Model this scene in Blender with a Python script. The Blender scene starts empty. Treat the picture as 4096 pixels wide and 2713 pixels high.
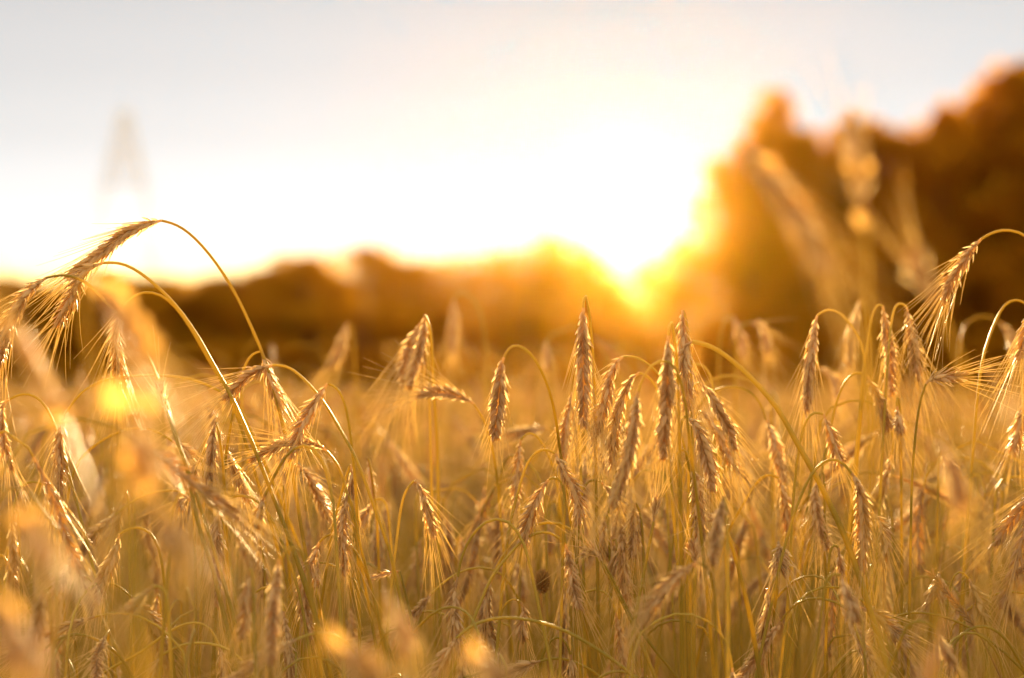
import bpy, math, random
import numpy as np

# ------------------------------------------------------------------ camera, sky, sun, exposure
S = bpy.context.scene
R = math.radians
CAM_Z = 1.45
LENS, SENSOR = 85.0, 36.0
PW, PH = 4096.0, 2713.0
FPX = LENS / SENSOR * PW
HORIZON = 1549.0
TILT = math.atan((HORIZON - PH / 2) / FPX)
FOCUS = 2.0

cam_d = bpy.data.cameras.new("camera")
cam_d.lens, cam_d.sensor_width = LENS, SENSOR
cam_d.clip_start, cam_d.clip_end = 0.05, 5000
cam_d.dof.use_dof = True
cam_d.dof.focus_distance = FOCUS
cam_d.dof.aperture_fstop = 3.9
cam = bpy.data.objects.new("camera", cam_d)
S.collection.objects.link(cam)
cam.location = (0, 0, CAM_Z)
cam.rotation_euler = (R(90) + TILT, 0, 0)
S.camera = cam

FWD = np.array([0, math.cos(TILT), math.sin(TILT)])
UPV = np.array([0, -math.sin(TILT), math.cos(TILT)])


def at(px, py, Y):
    """the point at distance Y in front of the camera that is seen at pixel px, py of the photograph"""
    d = FWD + np.array([1, 0, 0]) * (px - PW / 2) / FPX + UPV * (PH / 2 - py) / FPX
    return np.array([0, 0, CAM_Z]) + d * (Y / d[1])


SUN_PX = (2490, 820)
sd = at(SUN_PX[0], SUN_PX[1], 1.0) - np.array([0, 0, CAM_Z])
sd /= np.linalg.norm(sd)
SUN_EL = math.asin(sd[2])
SUN_AZ = math.atan2(sd[0], sd[1])            # clockwise from +Y

sun_d = bpy.data.lights.new("sun", "SUN")
sun_d.energy = 5.0
sun_d.color = (1.0, 0.71, 0.35)
sun_d.angle = R(0.5)
sun = bpy.data.objects.new("sun", sun_d)
S.collection.objects.link(sun)
sun.rotation_euler = (R(90) - SUN_EL, 0, math.pi - SUN_AZ)   # lamp's -Z points away from the sun


def world():
    w = bpy.data.worlds.new("World")
    S.world = w
    w.use_nodes = True
    nt = w.node_tree
    nt.nodes.clear()
    N, L = nt.nodes.new, nt.links.new
    out = N("ShaderNodeOutputWorld")
    bg = N("ShaderNodeBackground")
    sky = N("ShaderNodeTexSky")
    sky.sky_type = 'NISHITA'
    sky.sun_disc = False
    sky.sun_elevation = SUN_EL
    sky.sun_rotation = SUN_AZ
    sky.altitude = 100
    sky.dust_density = 2.0
    sky.ozone_density = 1.0
    hs = N("ShaderNodeHueSaturation")
    hs.inputs["Saturation"].default_value = 0.35
    hs.inputs["Value"].default_value = 0.02
    L(sky.outputs[0], hs.inputs["Color"])
    # thin bright veil of cloud: pale overhead, near white low over the horizon
    tc = N("ShaderNodeTexCoord")
    sp = N("ShaderNodeSeparateXYZ")
    L(tc.outputs["Generated"], sp.inputs[0])
    rp = N("ShaderNodeValToRGB")
    rp.color_ramp.interpolation = 'EASE'
    e = rp.color_ramp.elements
    K = 1.0 / 24.0
    e[0].position, e[0].color = 0.0, (*[c * K for c in VEIL[0]], 1)
    e[1].position, e[1].color = 1.0, (*[c * K for c in VEIL[-1][1]], 1)
    for p, c in VEIL[1:-1]:
        x = e.new(p)
        x.color = (*[v * K for v in c], 1)
    L(sp.outputs["Z"], rp.inputs[0])
    sc = N("ShaderNodeVectorMath"); sc.operation = 'SCALE'
    sc.inputs["Scale"].default_value = 24.0 / 0.1
    L(rp.outputs[0], sc.inputs[0])
    # the haze between here and the veil adds its own light toward the sun: the veil itself is that much bluer there
    dtp = N("ShaderNodeVectorMath"); dtp.operation = 'DOT_PRODUCT'
    dtp.inputs[1].default_value = tuple(sd)
    L(tc.outputs["Generated"], dtp.inputs[0])
    g = HAZE_G
    h1 = N("ShaderNodeMath"); h1.operation = 'MULTIPLY_ADD'; h1.inputs[1].default_value = -2 * g; h1.inputs[2].default_value = 1 + g * g
    L(dtp.outputs["Value"], h1.inputs[0])
    h2 = N("ShaderNodeMath"); h2.operation = 'POWER'; h2.inputs[1].default_value = -1.5
    L(h1.outputs[0], h2.inputs[0])
    el = N("ShaderNodeMath"); el.operation = 'MAXIMUM'; el.inputs[1].default_value = 0.03
    L(sp.outputs["Z"], el.inputs[0])
    pa = N("ShaderNodeMath"); pa.operation = 'DIVIDE'; pa.inputs[0].default_value = HAZE_TOP - CAM_Z
    L(el.outputs[0], pa.inputs[1])
    hp = N("ShaderNodeMath"); hp.operation = 'MULTIPLY'
    L(h2.outputs[0], hp.inputs[0]); L(pa.outputs[0], hp.inputs[1])
    kk = sun_d.energy * HAZE_DENSITY * (1 - g * g) / (4 * math.pi) * 0.80
    hz = N("ShaderNodeVectorMath"); hz.operation = 'SCALE'
    hz.inputs[0].default_value = tuple(kk * a * b / 0.1 for a, b in zip(sun_d.color, HAZE_COLOR))
    L(hp.outputs[0], hz.inputs["Scale"])
    sb = N("ShaderNodeVectorMath"); sb.operation = 'SUBTRACT'
    L(sc.outputs[0], sb.inputs[0]); L(hz.outputs[0], sb.inputs[1])
    mxv = N("ShaderNodeVectorMath"); mxv.operation = 'MAXIMUM'
    mxv.inputs[1].default_value = (0.02, 0.02, 0.02)
    L(sb.outputs[0], mxv.inputs[0])
    sc = mxv
    # the sun's own aureole
    dt = N("ShaderNodeVectorMath"); dt.operation = 'DOT_PRODUCT'
    dt.inputs[1].default_value = tuple(sd)
    L(tc.outputs["Generated"], dt.inputs[0])
    a1 = N("ShaderNodeMath"); a1.operation = 'SUBTRACT'; a1.inputs[1].default_value = 1.0
    L(dt.outputs["Value"], a1.inputs[0])
    a2 = N("ShaderNodeMath"); a2.operation = 'MULTIPLY'; a2.inputs[1].default_value = 1.0 / 0.00016
    L(a1.outputs[0], a2.inputs[0])
    a3 = N("ShaderNodeMath"); a3.operation = 'EXPONENT'
    L(a2.outputs[0], a3.inputs[0])
    au = N("ShaderNodeVectorMath"); au.operation = 'SCALE'
    au.inputs[0].default_value = tuple(c / 0.1 for c in AUREOLE)
    L(a3.outputs[0], au.inputs["Scale"])
    s1 = N("ShaderNodeVectorMath"); s1.operation = 'ADD'
    s2 = N("ShaderNodeVectorMath"); s2.operation = 'ADD'
    L(hs.outputs[0], s1.inputs[0]); L(sc.outputs[0], s1.inputs[1])
    L(s1.outputs[0], s2.inputs[0]); L(au.outputs[0], s2.inputs[1])
    L(s2.outputs[0], bg.inputs["Color"])
    bg.inputs["Strength"].default_value = 0.1
    L(bg.outputs[0], out.inputs["Surface"])


# what the eye sees of the thin bright cloud veil, by sin(elevation): glowing low down, grey above, bright overhead
VEIL = [(4.6, 2.1, 0.12), (0.036, (4.2, 2.1, 0.25)), (0.049, (2.6, 1.9, 0.85)), (0.062, (1.35, 1.22, 1.0)), (0.082, (0.86, 0.86, 0.86)), (0.106, (0.735, 0.735, 0.735)),
        (0.135, (0.66, 0.66, 0.665)), (0.165, (0.60, 0.60, 0.605)), (0.35, (0.98, 0.90, 0.72)), (1.0, (1.18, 1.08, 0.86))]
AUREOLE = (26.0, 14.0, 2.0)
EXPOSURE = 1.65                       # exposed for the shaded side of the ears
VEIL = [tuple(c / 2 ** EXPOSURE for c in VEIL[0])] + [(p, tuple(c / 2 ** EXPOSURE for c in q)) for p, q in VEIL[1:]]
AUREOLE = tuple(c / 2 ** EXPOSURE for c in AUREOLE)
HAZE_DENSITY = 0.000021
HAZE_G = 0.955
HAZE_COLOR = (1.0, 0.52, 0.08)
HAZE_TOP = 24.0
world()

vs = S.view_settings
vs.view_transform = 'Standard'
vs.look = 'None'
vs.exposure = EXPOSURE
vs.gamma = 1.0
vs.use_curve_mapping = False
S.cycles.use_denoising = True
S.cycles.volume_bounces = 0
S.cycles.max_bounces = 8
S.cycles.diffuse_bounces = 3
S.cycles.glossy_bounces = 2
S.cycles.transmission_bounces = 4
S.cycles.sample_clamp_indirect = 4.0

COL = bpy.data.collections.new("rye_field_scene")
S.collection.children.link(COL)
rng = np.random.default_rng(7)
random.seed(7)


# ------------------------------------------------------------------ materials
def straw(name, dark, light, trans, tmix, rough, spec=0.5, noise=120.0, vary=0.16):
    m = bpy.data.materials.new(name)
    m.use_nodes = True
    nt = m.node_tree
    nt.nodes.clear()
    N, L = nt.nodes.new, nt.links.new
    out = N("ShaderNodeOutputMaterial")
    at_ = N("ShaderNodeAttribute"); at_.attribute_name = "tone"
    tc = N("ShaderNodeTexCoord")
    nz = N("ShaderNodeTexNoise"); nz.inputs["Scale"].default_value = noise; nz.inputs["Detail"].default_value = 3
    L(tc.outputs["Object"], nz.inputs["Vector"])
    ad = N("ShaderNodeMath"); ad.operation = 'ADD'
    mm = N("ShaderNodeMath"); mm.operation = 'MULTIPLY_ADD'; mm.inputs[1].default_value = 0.9; mm.inputs[2].default_value = -0.45
    L(nz.outputs["Fac"], mm.inputs[0])
    L(at_.outputs["Fac"], ad.inputs[0]); L(mm.outputs[0], ad.inputs[1])
    ad.use_clamp = True
    rp = N("ShaderNodeValToRGB")
    rp.color_ramp.elements[0].color = (*dark, 1)
    rp.color_ramp.elements[1].color = (*light, 1)
    L(ad.outputs[0], rp.inputs[0])
    oi = N("ShaderNodeObjectInfo")
    mr = N("ShaderNodeMapRange")
    mr.inputs["To Min"].default_value = 1 - vary; mr.inputs["To Max"].default_value = 1 + vary
    L(oi.outputs["Random"], mr.inputs["Value"])
    sc = N("ShaderNodeVectorMath"); sc.operation = 'SCALE'
    L(rp.outputs[0], sc.inputs[0]); L(mr.outputs[0], sc.inputs["Scale"])
    pr = N("ShaderNodeBsdfPrincipled")
    pr.inputs["Roughness"].default_value = rough
    pr.inputs["Specular IOR Level"].default_value = spec
    L(sc.outputs[0], pr.inputs["Base Color"])
    tr = N("ShaderNodeBsdfTranslucent")
    tr.inputs["Color"].default_value = (*trans, 1)
    mx = N("ShaderNodeMixShader"); mx.inputs[0].default_value = tmix
    L(pr.outputs[0], mx.inputs[1]); L(tr.outputs[0], mx.inputs[2])
    L(mx.outputs[0], out.inputs["Surface"])
    return m


M_EAR = straw("rye_ear_straw", (0.24, 0.175, 0.088), (0.70, 0.555, 0.33), (1.0, 0.66, 0.24), 0.52, 0.42, spec=0.25)
M_HUSK = straw("rye_husk_membrane", (0.44, 0.32, 0.165), (0.84, 0.67, 0.42), (1.0, 0.74, 0.34), 0.64, 0.40, spec=0.3)
M_STEM = straw("rye_stem_gold", (0.13, 0.14, 0.018), (0.55, 0.43, 0.075), (0.95, 0.64, 0.08), 0.40, 0.42, spec=0.35, noise=22.0, vary=0.22)
M_AWN = straw("rye_beard_pale", (0.72, 0.52, 0.24), (0.92, 0.73, 0.40), (1.0, 0.78, 0.34), 0.60, 0.40, spec=0.3)
M_LEAF = straw("dry_leaf_blade", (0.36, 0.24, 0.06), (0.58, 0.40, 0.12), (0.85, 0.55, 0.12), 0.45, 0.45, noise=40.0)
M_GLOW_LEAF = straw("glow_disc_leaf", (0.45, 0.30, 0.06), (0.62, 0.44, 0.10), (1.0, 0.56, 0.14), 0.64, 0.5, spec=0.2, noise=40.0)  # for added leaf pieces whose backlit glow stands in for sun glints
M_WEED = straw("brown_grass_spike", (0.28, 0.18, 0.065), (0.50, 0.34, 0.13), (0.8, 0.5, 0.15), 0.5, 0.5)
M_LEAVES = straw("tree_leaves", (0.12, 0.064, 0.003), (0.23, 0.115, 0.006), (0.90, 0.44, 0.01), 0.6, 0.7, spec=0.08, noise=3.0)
M_BARK = straw("tree_bark", (0.06, 0.04, 0.025), (0.14, 0.10, 0.07), (0.1, 0.07, 0.04), 0.0, 0.8, noise=6.0)
M_STEEL = straw("galvanised_steel", (0.55, 0.47, 0.22), (0.70, 0.60, 0.30), (0.1, 0.1, 0.1), 0.0, 0.55, noise=2.0)
M_CANOPY = straw("far_crop_canopy", (0.60, 0.43, 0.20), (0.85, 0.66, 0.36), (0.95, 0.68, 0.3), 0.35, 1.0, spec=0.0, noise=1.0)
M_SOIL = straw("field_soil", (0.10, 0.065, 0.035), (0.22, 0.15, 0.08), (0.1, 0.1, 0.1), 0.0, 0.9, noise=3.0)


# ------------------------------------------------------------------ mesh helpers
class Buf:
    def __init__(self):
        self.v, self.f, self.t, self.n = [], [], [], 0

    def add(self, v, quads=None, tris=None, mat=0, tone=0.5):
        v = np.asarray(v, dtype=np.float32).reshape(-1, 3)
        for a in (quads, tris):
            if a is not None and len(a):
                self.f.append((np.asarray(a, dtype=np.int64) + self.n, mat))
        t = np.empty(len(v), np.float32)
        t[:] = tone
        self.v.append(v); self.t.append(t)
        self.n += len(v)

    def arrays(self):
        return np.concatenate(self.v), self.f, np.concatenate(self.t)

    def mesh(self, name, mats, origin=(0, 0, 0), smooth=True):
        v, f, t = self.arrays()
        v = v - np.asarray(origin, dtype=np.float32)
        me = bpy.data.meshes.new(name)
        me.vertices.add(len(v))
        me.vertices.foreach_set("co", np.ascontiguousarray(v, dtype=np.float32).ravel())
        loops = np.concatenate([a.ravel() for a, _ in f]).astype(np.int32)
        sizes = np.concatenate([np.full(len(a), a.shape[1]) for a, _ in f])
        mi = np.concatenate([np.full(len(a), m) for a, m in f]).astype(np.int32)
        st = np.concatenate([[0], np.cumsum(sizes)[:-1]]).astype(np.int32)
        me.loops.add(len(loops))
        me.loops.foreach_set("vertex_index", loops)
        me.polygons.add(len(sizes))
        me.polygons.foreach_set("loop_start", st)
        me.polygons.foreach_set("use_smooth", np.full(len(sizes), smooth))
        for m in mats:
            me.materials.append(m)
        if len(mats) > 1:
            me.polygons.foreach_set("material_index", mi)
        me.update(calc_edges=True)
        a = me.attributes.new("tone", 'FLOAT', 'POINT')
        a.data.foreach_set("value", t)
        return me


def unit(a):
    return a / np.maximum(np.linalg.norm(a, axis=-1, keepdims=True), 1e-9)


def spline(p, n):
    """Catmull-Rom through p, resampled to n points at even spacing"""
    p = np.asarray(p, float)
    if len(p) == 2:
        return p[0] + (p[1] - p[0]) * np.linspace(0, 1, n)[:, None]
    q = np.vstack([2 * p[0] - p[1], p, 2 * p[-1] - p[-2]])
    out = []
    for i in range(1, len(q) - 2):
        a, b, c, d = q[i - 1:i + 3]
        t = np.linspace(0, 1, 13)[:, None][:-1]
        out.append(0.5 * (2 * b + (c - a) * t + (2 * a - 5 * b + 4 * c - d) * t ** 2 + (3 * b - a - 3 * c + d) * t ** 3))
    out.append(p[-1:])
    c = np.concatenate(out)
    s = np.concatenate([[0], np.cumsum(np.linalg.norm(np.diff(c, axis=0), axis=1))])
    u = np.linspace(0, s[-1], n)
    return np.stack([np.interp(u, s, c[:, k]) for k in range(3)], 1)


def arclen(p):
    return np.concatenate([[0], np.cumsum(np.linalg.norm(np.diff(p, axis=0), axis=1))])


def frames(p, up=(0.13, -0.97, 0.21)):
    T = unit(np.gradient(p, axis=0))
    n = np.asarray(up, float)
    Ns = []
    for t in T:
        n = n - t * np.dot(n, t)
        n = n / max(np.linalg.norm(n), 1e-9)
        Ns.append(n)
    Ns = np.array(Ns)
    return T, Ns, np.cross(T, Ns)


def tube(buf, p, r, k=6, mat=0, tone=0.5, cap=True):
    p = np.asarray(p, float)
    n = len(p)
    r = np.broadcast_to(np.asarray(r, float), (n,))
    T, A, B = frames(p)
    a = np.arange(k) * 2 * math.pi / k
    v = p[:, None] + r[:, None, None] * (np.cos(a)[None, :, None] * A[:, None] + np.sin(a)[None, :, None] * B[:, None])
    i = np.arange(n - 1)[:, None] * k
    j = np.arange(k)[None]
    q = np.stack([i + j, i + (j + 1) % k, i + k + (j + 1) % k, i + k + j], -1).reshape(-1, 4)
    tris = None
    v = v.reshape(-1, 3)
    if cap:
        v = np.vstack([v, p[-1], p[0]])
        m = (n - 1) * k
        tris = np.concatenate([np.stack([m + np.arange(k), m + (np.arange(k) + 1) % k, np.full(k, n * k)], 1),
                               np.stack([(np.arange(k) + 1) % k, np.arange(k), np.full(k, n * k + 1)], 1)])
    buf.add(v, q, tris, mat, tone)


def ring_template(ts, rs, k, flat=1.0):
    a = np.arange(k) * 2 * math.pi / k
    v = np.concatenate([np.stack([np.cos(a) * r, np.sin(a) * r * flat, np.full(k, t)], 1) for t, r in zip(ts, rs)])
    i = np.arange(len(ts) - 1)[:, None] * k
    j = np.arange(k)[None]
    q = np.stack([i + j, i + (j + 1) % k, i + k + (j + 1) % k, i + k + j], -1).reshape(-1, 4)
    return v, q


FLORET = {0: ring_template([0, .14, .38, .66, .88, 1.0], [.35, .78, 1.0, .82, .42, .08], 6, 0.72),
          1: ring_template([0, .40, 1.0], [.45, 1.0, .12], 4, 0.75),
          2: ring_template([0, .45, 1.0], [.45, 1.0, .10], 3, 0.8)}


def husk_template():
    ts, rs = [0, .3, .62, .85, 1.0], [.45, 1.0, .85, .5, .06]
    a = np.radians([-85, -35, 35, 85])
    v = np.concatenate([np.stack([np.sin(a) * r, np.cos(a) * r * 0.8, np.full(4, t)], 1) for t, r in zip(ts, rs)])
    i = np.arange(4)[:, None] * 4
    j = np.arange(3)[None]
    return v, np.stack([i + j, i + j + 1, i + 4 + j + 1, i + 4 + j], -1).reshape(-1, 4)


HUSK = husk_template()


def stamp(buf, tmpl, base, X, Y, Z, mat, tone):
    v, q = tmpl
    w = base[:, None] + v[None, :, 0:1] * X[:, None] + v[None, :, 1:2] * Y[:, None] + v[None, :, 2:3] * Z[:, None]
    n, k = w.shape[:2]
    qq = (q[None] + (np.arange(n) * k)[:, None, None]).reshape(-1, 4)
    buf.add(w.reshape(-1, 3), qq, None, mat, np.repeat(tone, k))


def bristles(buf, base, D, Ln, C, r, segs, mat, tone, k=3):
    """many thin tapering bristles at once, bent by C"""
    n = len(base)
    s = np.linspace(0, 1, segs + 1)
    P = base[:, None] + D[:, None] * (Ln[:, None] * s)[..., None] + C[:, None] * (Ln[:, None] * s ** 2)[..., None]
    ref = np.array([0.31, 0.22, 0.92])
    A = unit(np.cross(D, ref))
    B = np.cross(D, A)
    a = np.arange(k) * 2 * math.pi / k
    rad = r * np.maximum(1 - 0.72 * s, 0.12)
    off = np.cos(a)[None, None, :, None] * A[:, None, None] + np.sin(a)[None, None, :, None] * B[:, None, None]
    v = P[:, :, None] + off * rad[None, :, None, None]
    m = (segs + 1) * k
    i = np.arange(segs)[:, None] * k
    j = np.arange(k)[None]
    q = np.stack([i + j, i + (j + 1) % k, i + k + (j + 1) % k, i + k + j], -1).reshape(-1, 4)
    qq = (q[None] + (np.arange(n) * m)[:, None, None]).reshape(-1, 4)
    buf.add(v.reshape(-1, 3), qq, None, mat, np.repeat(tone, m))


def ear_geometry(ear_buf, awn_buf, pts, width=0.0095, lod=0, awn=1.0, awn_len=0.042, phi=None, rg=rng, mats=(0, 0), spread=1.0, husk=1):
    """two rows of paired husks up a bent axis, each husk drawn out into a bristle"""
    p = spline(pts, 40)
    s = arclen(p)
    Ls = s[-1]
    pitch = {0: 0.0030, 1: 0.0045, 2: 0.0110}[lod]
    n = max(8, int(Ls / pitch)) if lod < 2 else max(5, int(Ls / pitch))
    phi = rg.uniform(0, math.pi) if phi is None else phi
    T, A, B = frames(p)
    u = np.linspace(0.004, Ls - 0.005, n)
    idx = lambda arr: np.stack([np.interp(u, s, arr[:, k]) for k in range(3)], 1)
    P, Tn, An, Bn = idx(p), unit(idx(T)), unit(idx(A)), unit(idx(B))
    tw = phi + np.linspace(0, rg.uniform(-.5, .5), n)
    N_ = np.cos(tw)[:, None] * An + np.sin(tw)[:, None] * Bn
    M_ = np.cross(Tn, N_)
    tube(ear_buf, p, np.linspace(0.0012, 0.0007, 40) if lod < 2 else 0.0016, 4 if lod else 5, mats[0], 0.4, cap=False) if lod < 2 else None
    f = np.linspace(0, 1, n)
    taper = 0.46 + 0.54 * np.minimum(1, f / 0.24) ** 0.8 - 0.42 * np.clip((f - 0.62) / 0.38, 0, 1) ** 1.6
    side = np.where(np.arange(n) % 2 == 0, 1.0, -1.0)
    width = width * 0.90
    hw = width * 0.5
    for m in (-1.0, 1.0):
        k = rg.uniform(0.82, 1.15, n)
        out = side[:, None] * N_ * 0.80 + m * M_ * 0.62
        out = unit(out + rg.normal(0, 0.16, (n, 3)))
        ang = (rg.uniform(0.24, 0.40, n) * spread * (0.7 + 0.5 * taper))
        D = unit(Tn * np.cos(ang)[:, None] + out * np.sin(ang)[:, None])
        X = unit(np.cross(out, D))
        Yv = np.cross(D, X)
        Lf = 0.0125 * k * taper * (width / 0.0095) ** 0.5 * {0: 1, 1: 1.1, 2: 1.5}[lod]
        wf = hw * 0.36 * (0.35 + 0.65 * taper) * {0: 1, 1: 1.25, 2: 1.9}[lod] * rg.uniform(0.85, 1.15, n)
        base = P + out * (hw * 0.20 * taper)[:, None]
        tone = np.clip(rg.normal(0.5, 0.2, n), 0, 1)
        k_ok = np.where(rg.random(n) < 0.05, 0.25, 1.0)          # a few empty or broken grains
        wf, Lf = wf * k_ok, Lf * k_ok
        stamp(ear_buf, FLORET[lod], base, X * wf[:, None], Yv * (wf * 0.9)[:, None], D * Lf[:, None], mats[0], tone)
        if lod == 0:       # a narrow keeled outer husk lying over each grain, its point standing off
            D2 = unit(D + out * 0.30 + rg.normal(0, 0.06, (n, 3)))
            Y2 = unit(out - D2 * (out * D2).sum(1, keepdims=True))
            X2 = np.cross(Y2, D2)
            base2 = base + out * (wf * 0.25)[:, None] - Tn * 0.0008
            stamp(ear_buf, HUSK, base2, X2 * (wf * 1.02)[:, None], Y2 * (wf * 0.95)[:, None], D2 * (Lf * rg.uniform(0.80, 1.12, n))[:, None],
                  husk, np.clip(tone + 0.1, 0, 1))
        if awn > 0:
            keep = rg.random(n) < awn * {0: 1.0, 1: 0.9, 2: 0.8}[lod]
            if keep.any():
                D3 = unit(D + Tn * rg.uniform(0.1, 0.9, (n, 1)) + rg.normal(0, 0.09, (n, 3)))
                la = 1.25 * awn_len * rg.uniform(0.45, 1.12, n) * (0.75 + 0.35 * np.sin(f * 2.6))
                tip = base + D * (Lf * 0.93)[:, None]
                C = out * rg.uniform(-0.05, 0.14, (n, 1)) + np.array([0, 0, -0.05])
                bristles(awn_buf, tip[keep], D3[keep], la[keep], C[keep], {0: 0.00036, 1: 0.00042, 2: 0.0007}[lod],
                         {0: 3, 1: 2, 2: 1}[lod], mats[1], np.clip(rg.normal(0.5, 0.2, keep.sum()), 0, 1))


def stem_geometry(buf, pts, r0, r1, n=34, k=6, mat=0, rg=rng, node=True):
    fine = spline(pts, 400)
    for _ in range(10):
        fine[1:-1] = 0.25 * fine[:-2] + 0.5 * fine[1:-1] + 0.25 * fine[2:]
    sf = arclen(fine)
    u = sf[-1] * np.linspace(0, 1, n) ** 1.9
    p = np.stack([np.interp(u, sf, fine[:, c]) for c in range(3)], 1)
    s = arclen(p)
    r = r0 + (r1 - r0) * np.clip(s / 0.55, 0, 1) ** 0.7
    if node:                                    # swollen joint of the straw
        for c in (rg.uniform(0.28, 0.5), rg.uniform(0.75, 0.95)):
            r = r + 0.0007 * np.exp(-((s - c) / 0.02) ** 2)
    tube(buf, p, r, k, mat, np.clip(0.55 + 0.25 * np.sin(s * 9 + rg.uniform(0, 6)), 0, 1).repeat(k).tolist() + [0.5, 0.5])


def leaf_geometry(buf, base, az, length, width, rg=rng, mat=0, segs=7):
    t = np.linspace(0, 1, segs + 1)
    h = np.array([math.cos(az), math.sin(az), 0])
    q = rg.uniform(0.7, 1.5)
    c = base + h * (length * (0.25 * t + 0.5 * t ** 1.4))[:, None] + np.array([0, 0, 1]) * (length * (0.85 * t - q * t ** 2))[:, None]
    tw = rg.uniform(-1.5, 1.5) * t
    sidev = np.array([-math.sin(az), math.cos(az), 0])
    wv = (width * 0.5 * np.sin(np.clip(t * 0.92 + 0.08, 0, 1) * math.pi) ** 0.6 + 0.0004)
    o = sidev[None] * np.cos(tw)[:, None] + np.array([0, 0, 1.0])[None] * np.sin(tw)[:, None]
    fold = np.array([0, 0, 0.25])[None] * wv[:, None]
    v = np.stack([c - o * wv[:, None] + fold, c, c + o * wv[:, None] + fold], 1).reshape(-1, 3)
    i = np.arange(segs)[:, None] * 3
    j = np.arange(2)[None]
    qd = np.stack([i + j, i + j + 1, i + 3 + j + 1, i + 3 + j], -1).reshape(-1, 4)
    buf.add(v, qd, None, mat, 0.5)


# ------------------------------------------------------------------ object helpers
def link(name, data, parent=None):
    o = bpy.data.objects.new(name, data)
    COL.objects.link(o)
    if parent is not None:
        o.parent = parent
    return o


def thing(name, label, cat, loc=(0, 0, 0), group=None):
    o = link(name, None)
    o.empty_display_size = 0.05
    o.location = tuple(float(c) for c in loc)
    o["label"], o["category"] = label, cat
    if group:
        o["group"] = group
    return o


def tag_kind(o, kind, label=None):
    o["kind"] = kind
    if label:
        o["label"] = label
    return o


# ------------------------------------------------------------------ the setting: ground
def build_ground():
    b = Buf()
    gx = np.concatenate([np.linspace(-740, -20, 16), np.linspace(-16, 16, 60), np.linspace(20, 740, 16)])
    gy = np.concatenate([np.linspace(-80, -4, 6), np.linspace(-2, 30, 70), np.linspace(40, 740, 20)])
    X, Y = np.meshgrid(gx, gy, indexing='ij')
    Z = 0.02 * np.sin(X * 1.7 + 0.3 * Y) * np.cos(Y * 2.3) - 0.02
    ni, nj = X.shape
    i = np.arange(ni - 1)[:, None] * nj
    j = np.arange(nj - 1)[None]
    q = np.stack([i + j, i + nj + j, i + nj + j + 1, i + j + 1], -1).reshape(-1, 4)
    b.add(np.stack([X, Y, Z], -1), q)
    tag_kind(link("ground", b.mesh("ground", [M_SOIL])), "structure")


build_ground()


# ------------------------------------------------------------------ trees
def crown_mesh(seed, cards=4200, tall=1.0):
    """unit-height crown: leaf sprays scattered through uneven clumps"""
    rg = np.random.default_rng(seed)
    nb = 26
    th = rg.uniform(0, 2 * math.pi, nb)
    hz = np.sort(rg.uniform(0.10, 0.95, nb))
    rad = 0.5 * np.sin(np.clip(hz * 0.86 + 0.16, 0, 1) * math.pi) ** 0.7
    cen = np.stack([np.cos(th) * rad * rg.uniform(0.1, 0.78, nb), np.sin(th) * rad * rg.uniform(0.1, 0.78, nb), hz], 1)
    cr = np.stack([rg.uniform(0.12, 0.24, nb)] * 2 + [rg.uniform(0.055, 0.10, nb)], 1)
    cr[-1] *= 0.7
    which = rg.integers(0, nb, cards)
    d = unit(rg.normal(0, 1, (cards, 3)))
    rr = rg.uniform(0.15, 1.0, cards) ** 0.5
    rr = np.where(rg.random(cards) < 0.16, rg.uniform(0.95, 1.28, cards), rr)      # loose outer sprays
    c = cen[which] + d * cr[which] * rr[:, None]
    c[:, 2] = np.clip(c[:, 2], 0.02, 1.0)
    a = unit(rg.normal(0, 1, (cards, 3)))
    bv = unit(np.cross(a, rg.normal(0, 1, (cards, 3))))
    sz = rg.uniform(0.018, 0.036, cards)
    sx, sz_ = sz * 1.6, sz * 0.62
    A, Bv = a * np.stack([sx, sx, sz_], 1), bv * np.stack([sx, sx, sz_], 1) * 0.75
    v = np.stack([c - A, c - Bv * 0.8 + A * 0.1, c + A, c + Bv * 0.8 - A * 0.1], 1).reshape(-1, 3)
    b = Buf()
    q = np.arange(cards * 4).reshape(-1, 4)
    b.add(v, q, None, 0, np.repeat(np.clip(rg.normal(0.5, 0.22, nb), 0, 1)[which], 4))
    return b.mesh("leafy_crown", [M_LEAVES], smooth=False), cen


def trunk_mesh(cen, seed):
    rg = np.random.default_rng(seed)
    b = Buf()
    p = spline([(0, 0, -0.01), (0.01, 0.0, 0.2), (-0.01, 0.01, 0.45), (0.01, 0, 0.8)], 12)
    tube(b, p, np.linspace(0.026, 0.006, 12), 8)
    for c in cen[::4]:
        z = max(0.12, c[2] - rg.uniform(0.08, 0.2))
        tube(b, spline([(0, 0, z), tuple(0.5 * c + np.array([0, 0, 0.45 * z])), tuple(c)], 7), np.linspace(0.010, 0.003, 7), 5)
    return b.mesh("tree_trunk", [M_BARK])


TREE_KINDS, THIN_KINDS = [], []
for k in range(6):
    cm, cen = crown_mesh(40 + k)
    TREE_KINDS.append((cm, trunk_mesh(cen, k)))
for k in range(4):
    cm, cen = crown_mesh(60 + k, cards=1350 if k < 2 else 750)
    THIN_KINDS.append((cm, trunk_mesh(cen, k)))


def tree(px, top, Y, width, label, group, kind, name="broadleaf_tree", thin=False):
    """a tree whose foot is on the ground at distance Y and whose top reaches pixel row top"""
    p = at(px, top, Y)
    h = p[2]
    o = thing(name, label, "tree", (p[0], Y, 0), group)
    cm, tm = THIN_KINDS[kind % 2 + 2 * (thin > 1)] if thin else TREE_KINDS[kind % 6]
    c = link("crown", cm, o)
    t = link("trunk", tm, o)
    for q in (c, t):
        q.scale = (width, width, h)
        q.rotation_euler = (0, 0, rng.uniform(0, 6.28))
    return o


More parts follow.
